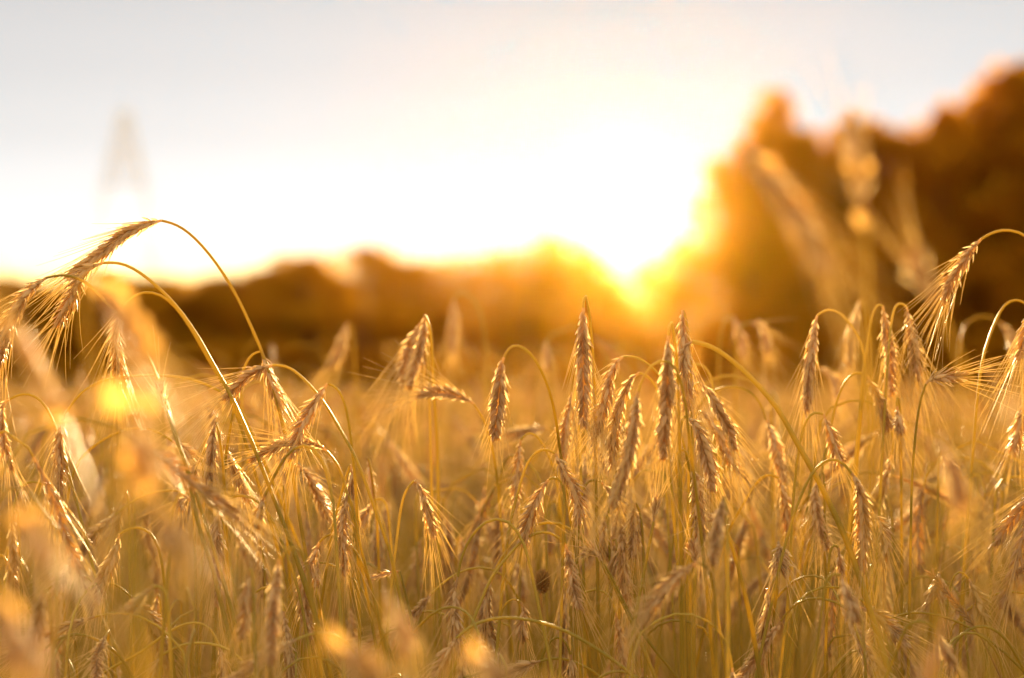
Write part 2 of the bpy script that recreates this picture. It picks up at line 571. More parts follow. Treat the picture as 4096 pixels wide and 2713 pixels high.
G_FAR = "trees of the far low wood"
G_NEAR = "trees of the tall wood"
FAR_Y, NEAR_Y = 150, 118
far = [(-60, 1105, 12), (60, 1115, 11), (190, 1130, 10), (330, 1125, 10), (470, 1120, 11), (610, 1125, 10), (760, 1120, 9), (900, 1108, 9),
       (1030, 1075, 9), (1180, 1025, 9), (1235, 1035, 8), (1330, 1075, 8), (1465, 1000, 8), (1545, 1010, 7), (1660, 1060, 8), (1770, 1045, 8),
       (1880, 1025, 9), (2010, 1010, 9), (2120, 985, 8), (2215, 945, 8), (2290, 975, 7), (2370, 1040, 6), (2425, 1110, 5), (2480, 1190, 5), (2530, 1180, 5),
       (2590, 1090, 6), (2660, 1000, 6)]
special = {1180: "rounded tree making the first hump of the low wood right of the pylon",
           1465: "tree making the double-topped hump midway along the low wood",
           2215: "tallest tree of the low wood, its pointed top glowing just left of the sun"}
for i, (px, top, w) in enumerate(far):
    if px in (2480, 2530):
        tree(px, top, FAR_Y, w, "low bush closing the gap in the trees under the sun", "low bushes under the sun", i, "bush")
    else:
        lab = special.get(px, "soft dark tree in the low wood along the far edge of the field")
        tree(px, top - 14, FAR_Y + rng.uniform(-3, 3), w * 1.2, lab, G_FAR, i, thin=(px > 1100) + (px > 1700))
    if 1100 < px < 2400:
        tree(px + 40, top + 45, FAR_Y + 8, w + 1, "soft dark tree in the low wood along the far edge of the field", G_FAR, i + 1, thin=1 + (px > 1700))
    if px < 1100:     # the next row into the wood
        tree(px + 60, top + 12 + rng.uniform(0, 25), FAR_Y + 9, w + 4, "soft dark tree in the low wood along the far edge of the field", G_FAR, i + 3)
        tree(px + 20, 1330 + rng.uniform(-20, 30), FAR_Y - 5, 7, "low bush at the foot of the far low wood", "bushes at the foot of the low wood", i + 2, "bush")
near = [(2745, 940, 4.6), (2810, 770, 5.2), (2890, 640, 5.5), (2985, 540, 5.0), (3040, 460, 4.6), (3115, 372, 4.6), (3160, 450, 4.6), (3230, 505, 5), (3320, 470, 5.5), (3400, 435, 5),
        (3500, 480, 5.5), (3610, 545, 5.5), (3690, 505, 5), (3760, 400, 5.5), (3860, 350, 6), (3950, 320, 6), (4040, 250, 6.5), (4140, 255, 7),
        (4300, 230, 8), (4480, 260, 8), (4680, 240, 9), (4900, 260, 9)]
nspecial = {3115: "peaked tall tree standing highest at the sun side of the tall wood",
            4040: "tallest dark tree at the top of the tall wood",
            2740: "small tree at the sunward edge of the tall wood, washed in yellow glow",
            3400: "tall tree with a low rounded top in the dip of the tall wood"}
for i, (px, top, w) in enumerate(near):
    lab = nspecial.get(px, "tall dark tree in the wood beside the low sun")
    tree(px, top, NEAR_Y + rng.uniform(-2, 2), w * 1.05, lab, G_NEAR, i, thin=(px < 3050) + (px < 2850))
    if 2850 < px < 3050:
        tree(px + 25, top + 70, NEAR_Y + 6, w, "tall dark tree in the wood beside the low sun", G_NEAR, i + 1, thin=True)
    if px > 3050:
        tree(px + 30, top + 90 + rng.uniform(0, 60), NEAR_Y + 7, w * 1.3, "tall dark tree in the wood beside the low sun", G_NEAR, i + 2)
        tree(px + 10, 1000 + rng.uniform(-60, 60), NEAR_Y - 3, 5.5, "understorey tree at the foot of the tall wood", "understorey trees of the tall wood", i + 4)
        tree(px + 40, 1310 + rng.uniform(-30, 30), NEAR_Y - 5, 4.5, "low bush at the foot of the tall wood", "bushes at the foot of the tall wood", i + 1, "bush")


# ------------------------------------------------------------------ the pylon behind the low wood
def pylon():
    Y = 172.0
    top = at(500, 440, Y)
    o = thing("power_pylon", "blurred lattice power pylon rising behind the low wood against the white sky", "pylon", (top[0], Y, 0))
    k = Y / FPX
    H = top[2]
    prof = [(1800, 150), (1120, 118), (900, 96), (730, 76), (600, 48), (520, 28), (440, 15)]      # pixel row, half width in pixels
    zs = [max(0.0, at(500, r, Y)[2]) for r, _ in prof]
    hw = [w * k for _, w in prof]

    def corner(i, sx, sy):
        return np.array([sx * hw[i], sy * hw[i], zs[i]])
    for sx in (-1, 1):
        for sy in (-1, 1):
            b = Buf()
            tube(b, [corner(i, sx, sy) for i in range(len(prof))], [0.06, 0.055, 0.05, 0.045, 0.04, 0.035, 0.03], 4)
            link("leg", b.mesh("pylon_leg", [M_STEEL], smooth=False), o)
    b = Buf()
    for i in range(3, len(prof) - 1):
        m = {3: 2, 4: 1, 5: 1}[i]
        for s in range(m):
            for (a, c) in (((-1, -1), (1, -1)), ((1, -1), (1, 1)), ((1, 1), (-1, 1)), ((-1, 1), (-1, -1))):
                f0, f1 = s / m, (s + 1) / m
                l0 = corner(i, *a) * (1 - f0) + corner(i + 1, *a) * f0
                r0 = corner(i, *c) * (1 - f0) + corner(i + 1, *c) * f0
                l1 = corner(i, *a) * (1 - f1) + corner(i + 1, *a) * f1
                r1 = corner(i, *c) * (1 - f1) + corner(i + 1, *c) * f1
                tube(b, [l0, r1], 0.013, 4); tube(b, [r0, l1], 0.013, 4); tube(b, [l0, r0], 0.02, 4)
    link("bracing", b.mesh("pylon_bracing", [M_STEEL], smooth=False), o)
    for r, w in ((735, 84), (640, 62)):
        z = at(500, r, Y)[2]
        b = Buf()
        for dz, dy in ((0, 0.3), (0, -0.3), (0.5, 0)):
            tube(b, [(-w * k, dy, z), (0, dy, z + dz), (w * k, dy, z)], 0.028, 4)
        link("cross_arm", b.mesh("pylon_cross_arm", [M_STEEL], smooth=False), o)
    b = Buf()
    tube(b, [(0, 0, zs[4]), (0, 0, H + 0.1)], [0.10, 0.04], 6)
    link("mast", b.mesh("pylon_mast", [M_STEEL]), o)


pylon()

# ------------------------------------------------------------------ rye stalks seen one by one in the photograph
CROPS = {"A": (0, 800, 1.568), "B": (800, 1100, 1.568), "C": (1700, 1000, 1.4258), "D": (2700, 800, 1.3066),
         "E": (0, 1650, 1.4754), "F": (1100, 1800, 1.6914), "G": (2400, 1700, 1.3962), "P": (0, 0, 1.0)}


def pix(crop, txt):
    x0, y0, s = CROPS[crop]
    return [(x0 + float(a.split(",")[0]) / s, y0 + float(a.split(",")[1]) / s) for a in txt.split()]


def to_ground(p, t, rg):
    """carry a stem on from its last seen point p, heading t, down to the soil"""
    t = unit(np.asarray(t))
    if t[2] > -0.25:
        t = unit(np.array([t[0], t[1], -0.25]))
    hz = t[:2] / max(abs(t[2]), 0.35)
    g = np.array([p[0] + hz[0] * 0.22 + rg.normal(0, 0.02), p[1] + hz[1] * 0.15 + rg.normal(0, 0.03), 0.0])
    a, b, c, d = p, p + t * 0.28 * p[2], np.array([g[0], g[1], 0.42 * p[2]]), g
    u = np.linspace(0, 1, 9)[1:, None]
    return (1 - u) ** 3 * a + 3 * (1 - u) ** 2 * u * b + 3 * (1 - u) * u ** 2 * c + u ** 3 * d


def stalk(crop, Y, label, ear, stem, w=9.5, dy=None, aw=1.0, al=0.042, tilt=None, r=1.0, leaf=False, group="rye stalks traced singly", spread=1.0, bare=False):
    rg = np.random.default_rng(abs(hash_text(label + ear)) % (2 ** 31))
    ep, sp_ = pix(crop, ear), pix(crop, stem)
    tilt = rg.uniform(-0.22, 0.22) if tilt is None else tilt
    dy = rg.uniform(-0.04, 0.05) if dy is None else dy
    k = Y / FPX
    acc, E = 0.0, []
    for i, q in enumerate(ep):
        if i:
            acc += math.dist(q, ep[i - 1]) * k
        E.append(at(q[0], q[1], Y + tilt * acc))
    acc, P = 0.0, [E[0]] if math.dist(sp_[0], ep[0]) > 3 else []
    last = ep[0]
    for q in sp_:
        acc += math.dist(q, last) * k
        last = q
        f = min(acc / 0.16, 1.0)
        P.append(at(q[0], q[1], Y + dy * f * f * (3 - 2 * f)))
    P = np.array(P)
    P = np.vstack([P, to_ground(P[-1], P[-1] - P[-2], rg)])
    root = P[-1].copy()
    o = thing("rye_stalk", label, "rye stalk", root, group)
    sb, eb, ab = Buf(), Buf(), Buf()
    stem_geometry(sb, P, 0.00105 * r, 0.0018 * r, n=64, k=7, rg=rg)
    link("stem", sb.mesh("rye_stem", [M_STEM], root), o)
    if not bare:
        ear_geometry(eb, ab, E, w / 1000.0, 0, aw, al, rg=rg, spread=spread)
        e = link("ear", eb.mesh("rye_ear", [M_EAR, M_HUSK], root), o)
        if ab.n:
            link("beard", ab.mesh("rye_beard", [M_AWN], root), e)
    if leaf:
        lb = Buf()
        i = int(len(P) - 5)
        leaf_geometry(lb, P[i], rg.uniform(0, 6.28), 0.2, 0.009, rg)
        link("leaf", lb.mesh("rye_leaf", [M_LEAF], root), o)
    return o


def hash_text(t):
    h = 2166136261
    for ch in t:
        h = ((h ^ ord(ch)) * 16777619) & 0xffffffff
    return h


T = stalk
# --- tall group at the sun-far edge
T("A", 2.00, "highest rye stalk arching over, its thick ear dark against the white sky", "1015,130 900,160 760,230 640,330 540,400 450,470 420,500",
  "1060,132 1130,160 1230,245 1330,360 1420,490 1500,630 1560,760 1610,870 1640,940 1700,1120 1755,1340 1790,1460 1810,1568", w=12, r=1.05, tilt=0, dy=0.02)
T("A", 1.97, "second highest arching rye stalk, ear hanging under the thick dark one", "650,395 560,430 500,490 470,560 430,650 380,740 350,800",
  "720,382 800,405 900,470 1000,555 1100,655 1180,765 1250,870 1320,1000 1380,1110 1420,1170 1480,1290 1560,1480 1600,1568", w=11.5, r=1.15, tilt=0.1)
T("A", 1.93, "broad rye ear drooping off the frame's edge beside the two arching ones", "290,490 200,560 120,660 60,780 20,900 -15,1050",
  "360,465 450,468 530,505 610,578 700,690 780,760 870,870 940,1000 1000,1150 1050,1290 1090,1420 1130,1560 1200,1750", w=12, al=0.05)
T("A", 2.02, "rye ear with long golden beard hanging under a low arch beneath the tallest ear", "790,645 760,690 735,780 728,880 735,1000 740,1100 742,1220",
  "820,600 880,570 950,570 1030,600 1110,680 1195,800 1280,950 1360,1090 1410,1180 1470,1310 1530,1480", w=9.5, al=0.055, dy=0.03)
T("A", 2.03, "dark narrow ear hanging from a long flat arch left of the glowing discs", "415,1335 390,1400 375,1490 370,1580 378,1680 372,1800 360,1900",
  "440,1290 500,1210 600,1145 740,1110 900,1100 1100,1105 1260,1140 1390,1200 1500,1300 1570,1440", w=9, al=0.055, dy=0.06)
T("A", 2.04, "small dark ear bending down at the frame's edge below the broad ear", "60,1250 25,1280 10,1380 18,1480 45,1600 75,1700",
  "90,1220 150,1205 200,1210 260,1250 300,1310 350,1430 390,1560", w=8.5)
# --- crossed pair and neighbours
T("B", 1.99, "rye ear of the crossed pair that reaches out sideways with fanned bristles", "455,565 370,595 280,650 200,730 140,790",
  "500,553 560,570 640,640 720,725 780,800 840,900 900,1010 960,1110 1020,1250 1080,1420 1130,1560 1180,1690 1230,1900", w=10, al=0.06, tilt=-0.05)
T("B", 2.02, "rye ear of the crossed pair that hangs straight down behind", "385,480 410,570 440,660 480,760 510,840",
  "380,468 355,458 320,485 290,540 270,590 225,770 190,960 165,1100 150,1300", w=9.5, al=0.05, tilt=0.1)
T("B", 1.97, "slanting rye ear with a tight bent neck right of the crossed pair", "800,680 745,770 680,870 635,950 600,1050 575,1160",
  "815,672 845,675 885,730 920,850 945,1000 960,1150 975,1300 985,1480 990,1700", w=10.5, al=0.045, tilt=-0.05)
T("B", 2.01, "near horizontal rye ear passing behind the slanting ear", "795,1105 730,1065 640,1050 540,1055 440,1100 305,1170",
  "840,1150 880,1210 900,1280 925,1380 955,1520", w=9, al=0.045, tilt=0)
T("B", 1.93, "thin pale arch in front of the slanting ear, its ear hidden low", "410,1380 385,1440 370,1530 360,1600",
  "470,1250 540,1130 600,1070 660,1050 720,1080 770,1160 810,1300 840,1450 850,1600", w=8, al=0.03)
T("B", 1.98, "upright seeming rye ear with a white tip in the left middle", "97,920 82,1000 70,1100 62,1250 75,1350",
  "99,912 115,960 135,1100 150,1250 160,1450", w=10.5, dy=0.05, tilt=-0.05)
T("B", 2.06, "softer rye ear leaning away just right of the white-tipped upright one", "150,1065 185,1150 225,1250 270,1350 305,1420",
  "145,1075 140,1120 145,1250 150,1400", w=10, dy=0.05)
T("B", 1.76, "blurred rye ear lying across in front of the white-tipped upright one", "-70,1330 0,1340 90,1400 170,1470 235,1535",
  "-110,1330 -150,1380 -170,1480 -180,1600", w=10, tilt=0)
T("B", 2.17, "blurred ear sloping down behind the slanting and horizontal ears", "605,1190 680,1260 740,1380 800,1500 830,1560",
  "590,1180 560,1185 545,1260 548,1400 552,1560", w=10)
T("B", 2.06, "short upright straw stub beside the leaning stems of the crossed pair", "520,1320 524,1280 526,1240",
  "521,1330 530,1430 540,1560", w=6, aw=0, bare=True)
# --- middle left, double hook
T("F", 2.02, "narrow hooked rye ear behind the pale front-lit ear", "510,100 524,180 518,260 528,340",
  "505,98 490,130 465,230 430,370 405,460 380,600", w=9, dy=0.03)
T("F", 1.98, "pale front-lit rye ear with clear plaited grains hanging vertically", "490,300 478,360 460,450 455,560 468,680 468,850",
  "496,292 515,310 540,470 580,660 640,880 700,1150", w=9.5, dy=0.02, al=0.05, tilt=-0.1)
T("F", 2.16, "white glinting narrow ear standing alone between the two straight stems", "628,52 640,150 652,250 668,330",
  "632,48 645,90 670,300 690,450 700,700", w=5.5, dy=0.05, aw=0.4)
T("F", 2.2, "soft grey ear bending outward behind the leaning thin stem", "672,345 640,400 605,460 570,520",
  "690,312 712,298 745,320 765,400 775,520 790,700", w=10)
T("F", 2.32, "wide blurred ear hanging behind the leaning thin stem", "680,450 690,550 695,650 700,800", "682,440 700,420 740,500 760,800", w=12)
T("F", 2.03, "rye ear with a comb of long bristles swept to the right, on a bent neck", "945,205 990,280 1030,400 1060,520 1070,600",
  "940,203 905,225 870,300 845,430 825,600 800,800 780,1000", w=9, al=0.062, tilt=0.1)
T("F", 2.42, "blurred dark ear low behind the comb-bristled ear", "930,800 960,880 990,980 1005,1060", "925,790 905,800 880,900 850,1100", w=10)
T("F", 2.42, "blurred pale ear hanging straight below the comb-bristled ear", "990,600 970,680 955,760 950,840", "992,590 1010,600 1030,800 1040,1000", w=9)
T("F", 2.02, "kinked straw whose broken top lies nearly level", "835,818 760,838 680,860 600,882", "838,815 850,860 880,960 920,1150 955,1370", w=5, bare=True)
T("F", 2.02, "thin horizontal broken straw end hanging from the kinked stem", "842,820 760,836 680,858 600,882", "846,822 862,900 895,1010 935,1200 965,1400", w=4.2, aw=0)
# --- double eared clump
T("B", 2.22, "pair-like thick rye ear with a sparkling sun-side edge on a straight tall stem", "1410,250 1402,380 1372,500 1335,620 1312,720",
  "1420,252 1440,290 1455,450 1465,650 1475,850 1490,1100 1495,1500 1500,1800", w=11, al=0.055, r=1.3)
T("B", 2.27, "softer rye ear overlapping the sparkling thick ear from behind", "1385,300 1340,400 1310,500 1285,600 1275,700",
  "1392,290 1410,300 1430,500 1440,800 1450,1200", w=12, al=0.06)
T("C", 2.18, "rye ear lying level across the straight tall stem, bristles raised", "280,880 230,850 150,820 60,812 0,820 -55,835",
  "330,950 360,1030 380,1110 398,1200 420,1400", w=10, al=0.05, aw=1)
T("C", 2.00, "short plump rye ear hanging from a wide glowing arch", "450,612 430,690 428,780 415,900 405,1000 400,1090",
  "455,580 465,550 495,522 545,535 600,580 650,660 700,770 735,900 755,1020 770,1150 795,1300", w=13, aw=0.35, al=0.03)
T("C", 2.00, "tall pointed rye ear with a brilliant white neck left of the sun", "903,330 899,450 900,600 905,800 906,1010",
  "903,290 905,240 908,214 918,240 945,420 965,700 974,1000 976,1300 980,1568", w=11.5, dy=0.06, al=0.055, tilt=-0.06)
T("C", 2.03, "rye ear leaning off the tall pointed one, with a comb of lit bristles", "1128,608 1085,655 1052,750 1032,850 1000,960 968,1080",
  "1145,595 1165,588 1210,605 1270,645 1330,700 1400,800 1440,950", w=11, al=0.04, r=0.8)
T("C", 2.04, "rye ear with bright toothed edges next to the comb-lit ear", "1222,700 1172,745 1132,840 1092,960 1075,1100 1070,1250",
  "1240,696 1265,700 1300,740 1330,800 1360,920 1380,1100", w=10.5, al=0.035, aw=0.7)
T("C", 1.82, "large softly blurred rye ear under a bright yellow arch beneath the sun", "1215,810 1202,900 1182,1050 1152,1200 1112,1340 1060,1470",
  "1222,770 1245,710 1290,650 1350,610 1420,640 1470,790 1500,1000", w=11.5, al=0.045)
T("C", 1.87, "wide pinkish rye ear with a bare stem tip rising above it", "1388,490 1385,600 1384,750 1376,900 1362,1050 1358,1200",
  "1392,440 1400,362 1412,420 1435,600 1445,850 1450,1100", w=12.5, dy=0.05, al=0.045)
T("C", 2.00, "tall narrow rye ear with a white crown right of the pinkish one", "1468,345 1470,450 1478,600 1486,750 1490,935",
  "1468,330 1470,318 1482,350 1510,600 1515,900 1520,1300", w=10.5, dy=0.05, al=0.05)
T("D", 1.97, "thick bare stem sweeping in a wide bow down toward the lower corner", "90,740 55,775 45,850 48,930",
  "150,745 230,785 320,855 400,930 470,1010 540,1090 600,1200 660,1310 730,1430 800,1568 880,1740 960,1960", w=8, r=1.75, aw=0.3, dy=-0.02)
T("C", 2.25, "bright yellow loop of a stem behind the white-crowned ear", "1530,655 1527,760 1530,850", "1545,635 1590,640 1630,715 1650,820 1665,1000", w=8)
T("D", 2.08, "rye ear sloping down on the far side of the white-crowned ear, upper of two", "130,955 180,1010 230,1100 280,1200 315,1310",
  "115,942 95,945 80,1000 75,1200", w=10.5)
T("D", 2.12, "rye ear sloping down on the far side of the white-crowned ear, lower of two", "140,1105 220,1200 272,1320 335,1430",
  "125,1090 108,1100 95,1200 90,1400", w=10)
T("D", 1.95, "rye ear spreading its grains below the white-crowned ear, thick neck", "55,1130 110,1180 150,1290 182,1400 198,1525",
  "45,1120 30,1130 25,1260 30,1500", w=12.5, al=0.03)
T("G", 1.97, "long rye ear hanging vertically below the spreading one", "515,235 540,330 550,450 555,580 562,730",
  "508,190 490,130 460,108 430,125 412,160 425,250 440,380 452,520 460,700", w=11, al=0.04)
T("F", 2.00, "rye ear of the joined arches that slants to the right, grains toothed", "1895,25 1960,150 2030,280 2060,400 2045,520",
  "1887,8 1850,-22 1800,-22 1745,20 1690,120 1640,300 1600,450 1560,700 1540,900", w=11.5, al=0.045)
T("F", 1.99, "rye ear of the joined arches that slants to the left, dark and bristly", "1850,200 1800,280 1740,400 1700,520 1670,660",
  "1865,178 1890,162 1930,172 1955,230 1960,400 1950,560 1945,800", w=11, al=0.04, tilt=-0.05)
T("C", 2.15, "soft vertical rye ear left of the joined arches", "545,1085 535,1180 525,1300 520,1400 518,1500",
  "555,1060 590,1020 640,1050 690,1140 740,1260 770,1450", w=9.5)
T("C", 2.15, "soft ear half hidden behind the tall pointed one", "838,810 825,900 805,1010 790,1200", "845,790 860,800 880,1000 890,1300", w=10)
T("C", 2.6, "dark blurred ear lying level behind the wide glowing arch", "700,1015 620,1030 540,1050 450,1062", "725,1020 745,1080 760,1300", w=12)
T("F", 2.06, "curled ear turning over behind the straight node-ringed stem", "2205,215 2245,260 2290,310 2330,400",
  "2190,200 2130,180 2095,220 2075,280 2060,420 2050,600", w=8.5)
T("F", 2.3, "small dark ear hanging between the joined arches' feet", "1850,480 1850,560 1855,640 1852,710", "1845,470 1855,360 1890,310 1915,330 1930,500", w=10)
# --- right group
T("D", 1.93, "golden rye ear at the frame's edge with long separate bristles before the dark wood", "1600,205 1560,250 1500,330 1440,430 1400,540",
  "1620,185 1650,165 1720,148 1790,160 1850,190 1930,290 2000,450 2060,700", w=10, al=0.058, tilt=-0.05)
T("D", 2.12, "rye ear with sparkling edge under the first of three tall arches", "742,605 725,700 705,850 692,1000 690,1110",
  "748,592 780,562 830,562 890,610 940,680 975,750 995,830 990,950 975,1100", w=11, al=0.06)
T("D", 2.16, "slim rye ear under the middle one of three tall arches", "1085,555 1105,680 1120,800 1130,950 1130,1030",
  "1082,535 1070,515 1045,540 1025,620 1005,750 990,850 970,1050", w=9.5, al=0.055)
T("D", 2.16, "dark rye ear with drops of light under the last of three tall arches", "1210,560 1230,680 1255,800 1275,950",
  "1202,535 1180,512 1150,530 1135,600 1118,760 1105,950", w=10, al=0.055)
T("D", 2.0, "rye ear pointing level to the right on an upright bent stem", "1312,962 1340,935 1400,925 1470,925 1530,915",
  "1305,975 1285,1030 1265,1150 1250,1300 1240,1450 1235,1568 1232,1800", w=10.5, al=0.055, r=0.9, spread=1.1)
T("D", 2.15, "rye ear swinging down from a rounded arch between the sparkling and slim ears", "1005,920 1040,1000 1080,1100 1120,1210",
  "1000,908 985,893 960,885 920,900 880,960 840,1060 820,1160 790,1300 760,1450", w=10)
T("D", 2.07, "rye ear bending over just above the long one below the thick bowed stem's arch", "775,1120 810,1210 835,1300 872,1400",
  "770,1110 740,1093 700,1110 670,1190 640,1350 620,1540 610,1700", w=10)
T("G", 1.94, "long toothed rye ear on a high white arch crossing the thick bowed stem", "1405,270 1440,330 1462,450 1472,600 1466,740 1455,830",
  "1400,258 1360,205 1300,175 1230,210 1170,290 1100,450 1040,650 990,850", w=11.5, al=0.05)
T("G", 2.04, "rye ear hanging just beyond the long toothed one", "1512,487 1560,540 1592,640 1585,720 1575,790", "1500,478 1485,485 1480,600 1490,900", w=9.5)
T("G", 2.12, "rye ear hanging behind the crossing of the arch and the bowed stem", "1222,300 1200,380 1210,480 1235,625", "1228,280 1240,230 1252,260 1255,500", w=9.5)
T("D", 2.08, "arched stem at the frame's edge before the dark wood, ear off the side", "1850,560 1870,640 1875,760 1870,860",
  "1838,535 1800,508 1770,503 1720,540 1680,620 1640,720 1610,820 1590,950 1570,1150", w=9)
T("D", 2.0, "rye ear at the frame's edge with bristles falling in a bunch", "1860,560 1838,660 1815,760 1790,840", "1866,550 1885,540 1905,600 1915,900", w=9, al=0.065)
T("D", 2.15, "dark ear low at the frame's edge under the bunched bristles", "1830,1050 1805,1150 1785,1240 1765,1330", "1838,1040 1850,1035 1858,1200 1862,1500", w=11.5)
T("D", 2.25, "soft ear on a low flat arch right of the sloping pair", "475,1150 510,1230 540,1350 570,1480",
  "460,1080 410,1010 340,975 260,975 200,990 150,1040 110,1100 90,1200", w=11)
T("D", 2.14, "narrow ear with a spike of stem standing over it, right of the rounded arch", "1160,1080 1168,1150 1178,1230", "1158,1050 1160,992 1172,1040 1180,1200 1182,1400", w=9.5, dy=0.05)
T("D", 2.28, "dark blurred ear leaning inward behind the level-pointing ear's stem", "1395,1310 1420,1370 1445,1440 1475,1535", "1390,1300 1380,1310 1375,1450", w=11)
# --- lower left
T("E", 2.15, "dark ear beneath the flat arch, half behind the narrow dark one", "265,430 288,520 300,620 290,710", "250,412 220,400 150,405 100,460 80,560 60,700 45,850", w=10.5)
T("E", 1.97, "stout rye ear curling out of a pale arch in the lower left", "706,718 692,780 662,860 622,950 592,1050 572,1130",
  "715,708 750,680 810,668 870,685 920,750 950,850 970,1000", w=11, tilt=-0.05)
T("E", 2.16, "blurred smooth ear standing above the stout curled one", "742,465 728,540 700,620 682,700", "745,455 752,450 760,560 765,800", w=10)
T("E", 2.05, "small dark ear end peeping out left of the white-tipped upright ear", "1188,278 1160,310 1142,360 1130,400", "1192,275 1200,300 1205,420 1200,600", w=8)
T("E", 2.04, "small hooked ear below the blurred lying ear", "1128,525 1100,505 1075,530 1062,585", "1135,535 1145,600 1150,800", w=8)
T("E", 1.99, "long dark ear hanging behind the leaning thick stem", "1302,545 1284,640 1276,760 1280,900 1276,1050 1272,1150",
  "1318,522 1370,490 1440,480 1510,510 1570,570 1630,680 1680,800 1730,950 1765,1060 1800,1250", w=9.5, al=0.05, dy=-0.02)
T("E", 1.90, "thick leaning stem cutting down in front of the long dark ear", "985,-10 960,-60 950,-130 948,-200", "1000,30 1060,215 1105,320 1145,545 1190,740 1250,900 1310,1150 1350,1300 1390,1500", w=8, r=1.4, aw=0.3)
T("E", 2.1, "slim dark ear with a pale tip between the long dark ear and the blurred pair", "1532,755 1540,850 1548,960 1552,1100", "1530,748 1538,760 1560,900 1565,1200", w=8.5)
T("E", 1.74, "blurred upright-looking ear, first of the soft pair at the lower left", "1472,930 1462,1040 1452,1180 1430,1340", "1474,910 1480,880 1490,930 1500,1200", w=10)
T("E", 1.71, "blurred pale ear, second of the soft pair at the lower left", "1650,870 1630,1000 1612,1200 1600,1500", "1662,860 1690,800 1740,760 1800,850 1840,1100", w=10)
T("F", 1.99, "broad grey-husked ear hanging from a neat low arch", "300,625 230,800 192,950 200,1100 225,1190 245,1275",
  "310,598 340,562 390,548 450,580 520,650 580,740 640,900 700,1120", w=11, al=0.045)
T("F", 2.05, "thin doubled hook of stem behind the broad grey-husked ear", "297,762 285,810 275,880 270,940", "330,755 385,768 440,800 500,850 560,905 650,1040 720,1200", w=7, r=0.8)
T("E", 2.0, "low grey arch near the bottom edge, its end drooping", "1290,1375 1308,1440 1318,1510 1322,1580",
  "1270,1310 1230,1250 1150,1230 1080,1247 1000,1290 900,1365 780,1450 640,1520", w=8)
T("E", 1.93, "thin pale arch low at the left bottom", "268,1392 240,1450 225,1520 220,1600", "330,1340 400,1310 480,1305 560,1330 640,1378 720,1450 780,1560", w=8)
T("E", 1.95, "thin flat arch low at the bottom beside the grey arch", "955,1435 925,1490 905,1560", "1040,1380 1150,1358 1280,1370 1370,1412 1440,1480", w=8)
T("E", 2.15, "dark ear standing low behind the golden foreground blob", "932,1075 920,1180 905,1290 898,1400", "936,1065 944,1070 950,1200 952,1400", w=10)
T("E", 2.1, "dim bristly ear near the frame's edge in the lower left", "72,620 72,720 80,820 92,960", "74,610 90,540 110,600 120,900", w=10)
T("E", 2.1, "dim ear under a pale loop at the very edge, lower left", "40,880 62,960 85,1040 105,1110", "30,850 10,810 -15,830 -40,950", w=10)
T("E", 1.72, "blurred grey ear slanting low at the left", "255,1050 235,1170 215,1290 190,1410", "262,1035 280,1020 300,1150 310,1400", w=11)
T("E", 1.75, "short blurred ear pointing down between the two golden blobs", "905,1030 850,1080 800,1130 755,1170", "925,1010 955,1000 985,1060 1000,1300", w=10)
T("E", 2.15, "dark ear hanging in the shade at the lower left", "345,1030 335,1150 332,1270 330,1400", "350,1020 365,1010 380,1150 385,1400", w=11)
T("E", 2.06, "pale double arch rising over the left middle, ear soft at its far end", "1018,170 1060,200 1100,235 1138,265",
  "1000,155 950,120 850,88 720,105 600,165 480,260 430,360 400,500", w=9)
# --- lower middle
T("F", 1.97, "dark slim ear on a tall slender arch below the middle", "1238,860 1215,970 1208,1080 1220,1200 1235,1300 1242,1380",
  "1240,840 1250,760 1290,650 1350,550 1420,480 1500,455 1570,465 1640,545 1700,680 1740,850", w=9.5, al=0.045)
T("F", 2.05, "pale bristly ear beside the dark slim one, on a doubled arch", "1462,880 1430,1030 1430,1150 1455,1290 1492,1425",
  "1475,850 1520,750 1590,640 1680,540 1760,500 1830,487 1920,487 2000,530 2080,600 2160,690 2230,800 2300,930 2368,1070 2430,1200", w=12, al=0.065, r=1.1)
T("F", 1.99, "slim ear with pale ridges hanging from a short flat arch", "1965,640 1985,720 2005,850 2032,980 2065,1085",
  "1955,625 1920,580 1860,548 1790,548 1730,570 1640,640 1560,740 1480,835 1420,960", w=9.5, al=0.05)
T("F", 2.3, "blurred dark ear with ragged husks behind the two arches", "1625,750 1650,830 1665,920 1672,1010", "1622,740 1605,730 1595,850 1590,1050", w=13)
T("F", 2.04, "small front-lit ear curling from a fine hook low in the middle", "1662,1030 1690,1100 1672,1180 1690,1300", "1655,1010 1622,985 1570,1010 1535,1080 1520,1200", w=9, r=0.7)
T("F", 1.9, "long low arched stem running across the bottom, ear tucked beneath", "1225,1275 1170,1370 1120,1460 1070,1540",
  "1310,1200 1420,1150 1560,1132 1700,1145 1850,1180 2000,1240 2150,1330 2300,1430 2400,1510 2500,1620", w=9, r=1.1)
T("F", 2.0, "small ear lying level near the bottom edge with raised bristles", "1795,1430 1730,1450 1650,1490 1570,1530",
  "1830,1415 1900,1405 2000,1420 2100,1470 2180,1515 2250,1600", w=9.5, al=0.04)
T("F", 2.0, "narrow upright loop of stem at the bottom crossing the lying ear", "2000,1385 2005,1450 2000,1540", "1990,1330 1970,1290 1920,1242 1880,1260 1830,1330 1800,1420 1785,1544", w=8)
T("F", 1.92, "flat loop of stem at the bottom edge below the slim ridged ear", "2190,1545 2165,1600 2150,1650", "2250,1500 2310,1488 2368,1496 2440,1530 2500,1600", w=8)
T("F", 2.1, "soft ear left of the straight node-ringed stem", "2230,440 2215,540 2220,640 2225,760", "2235,425 2250,420 2260,600", w=10.5)
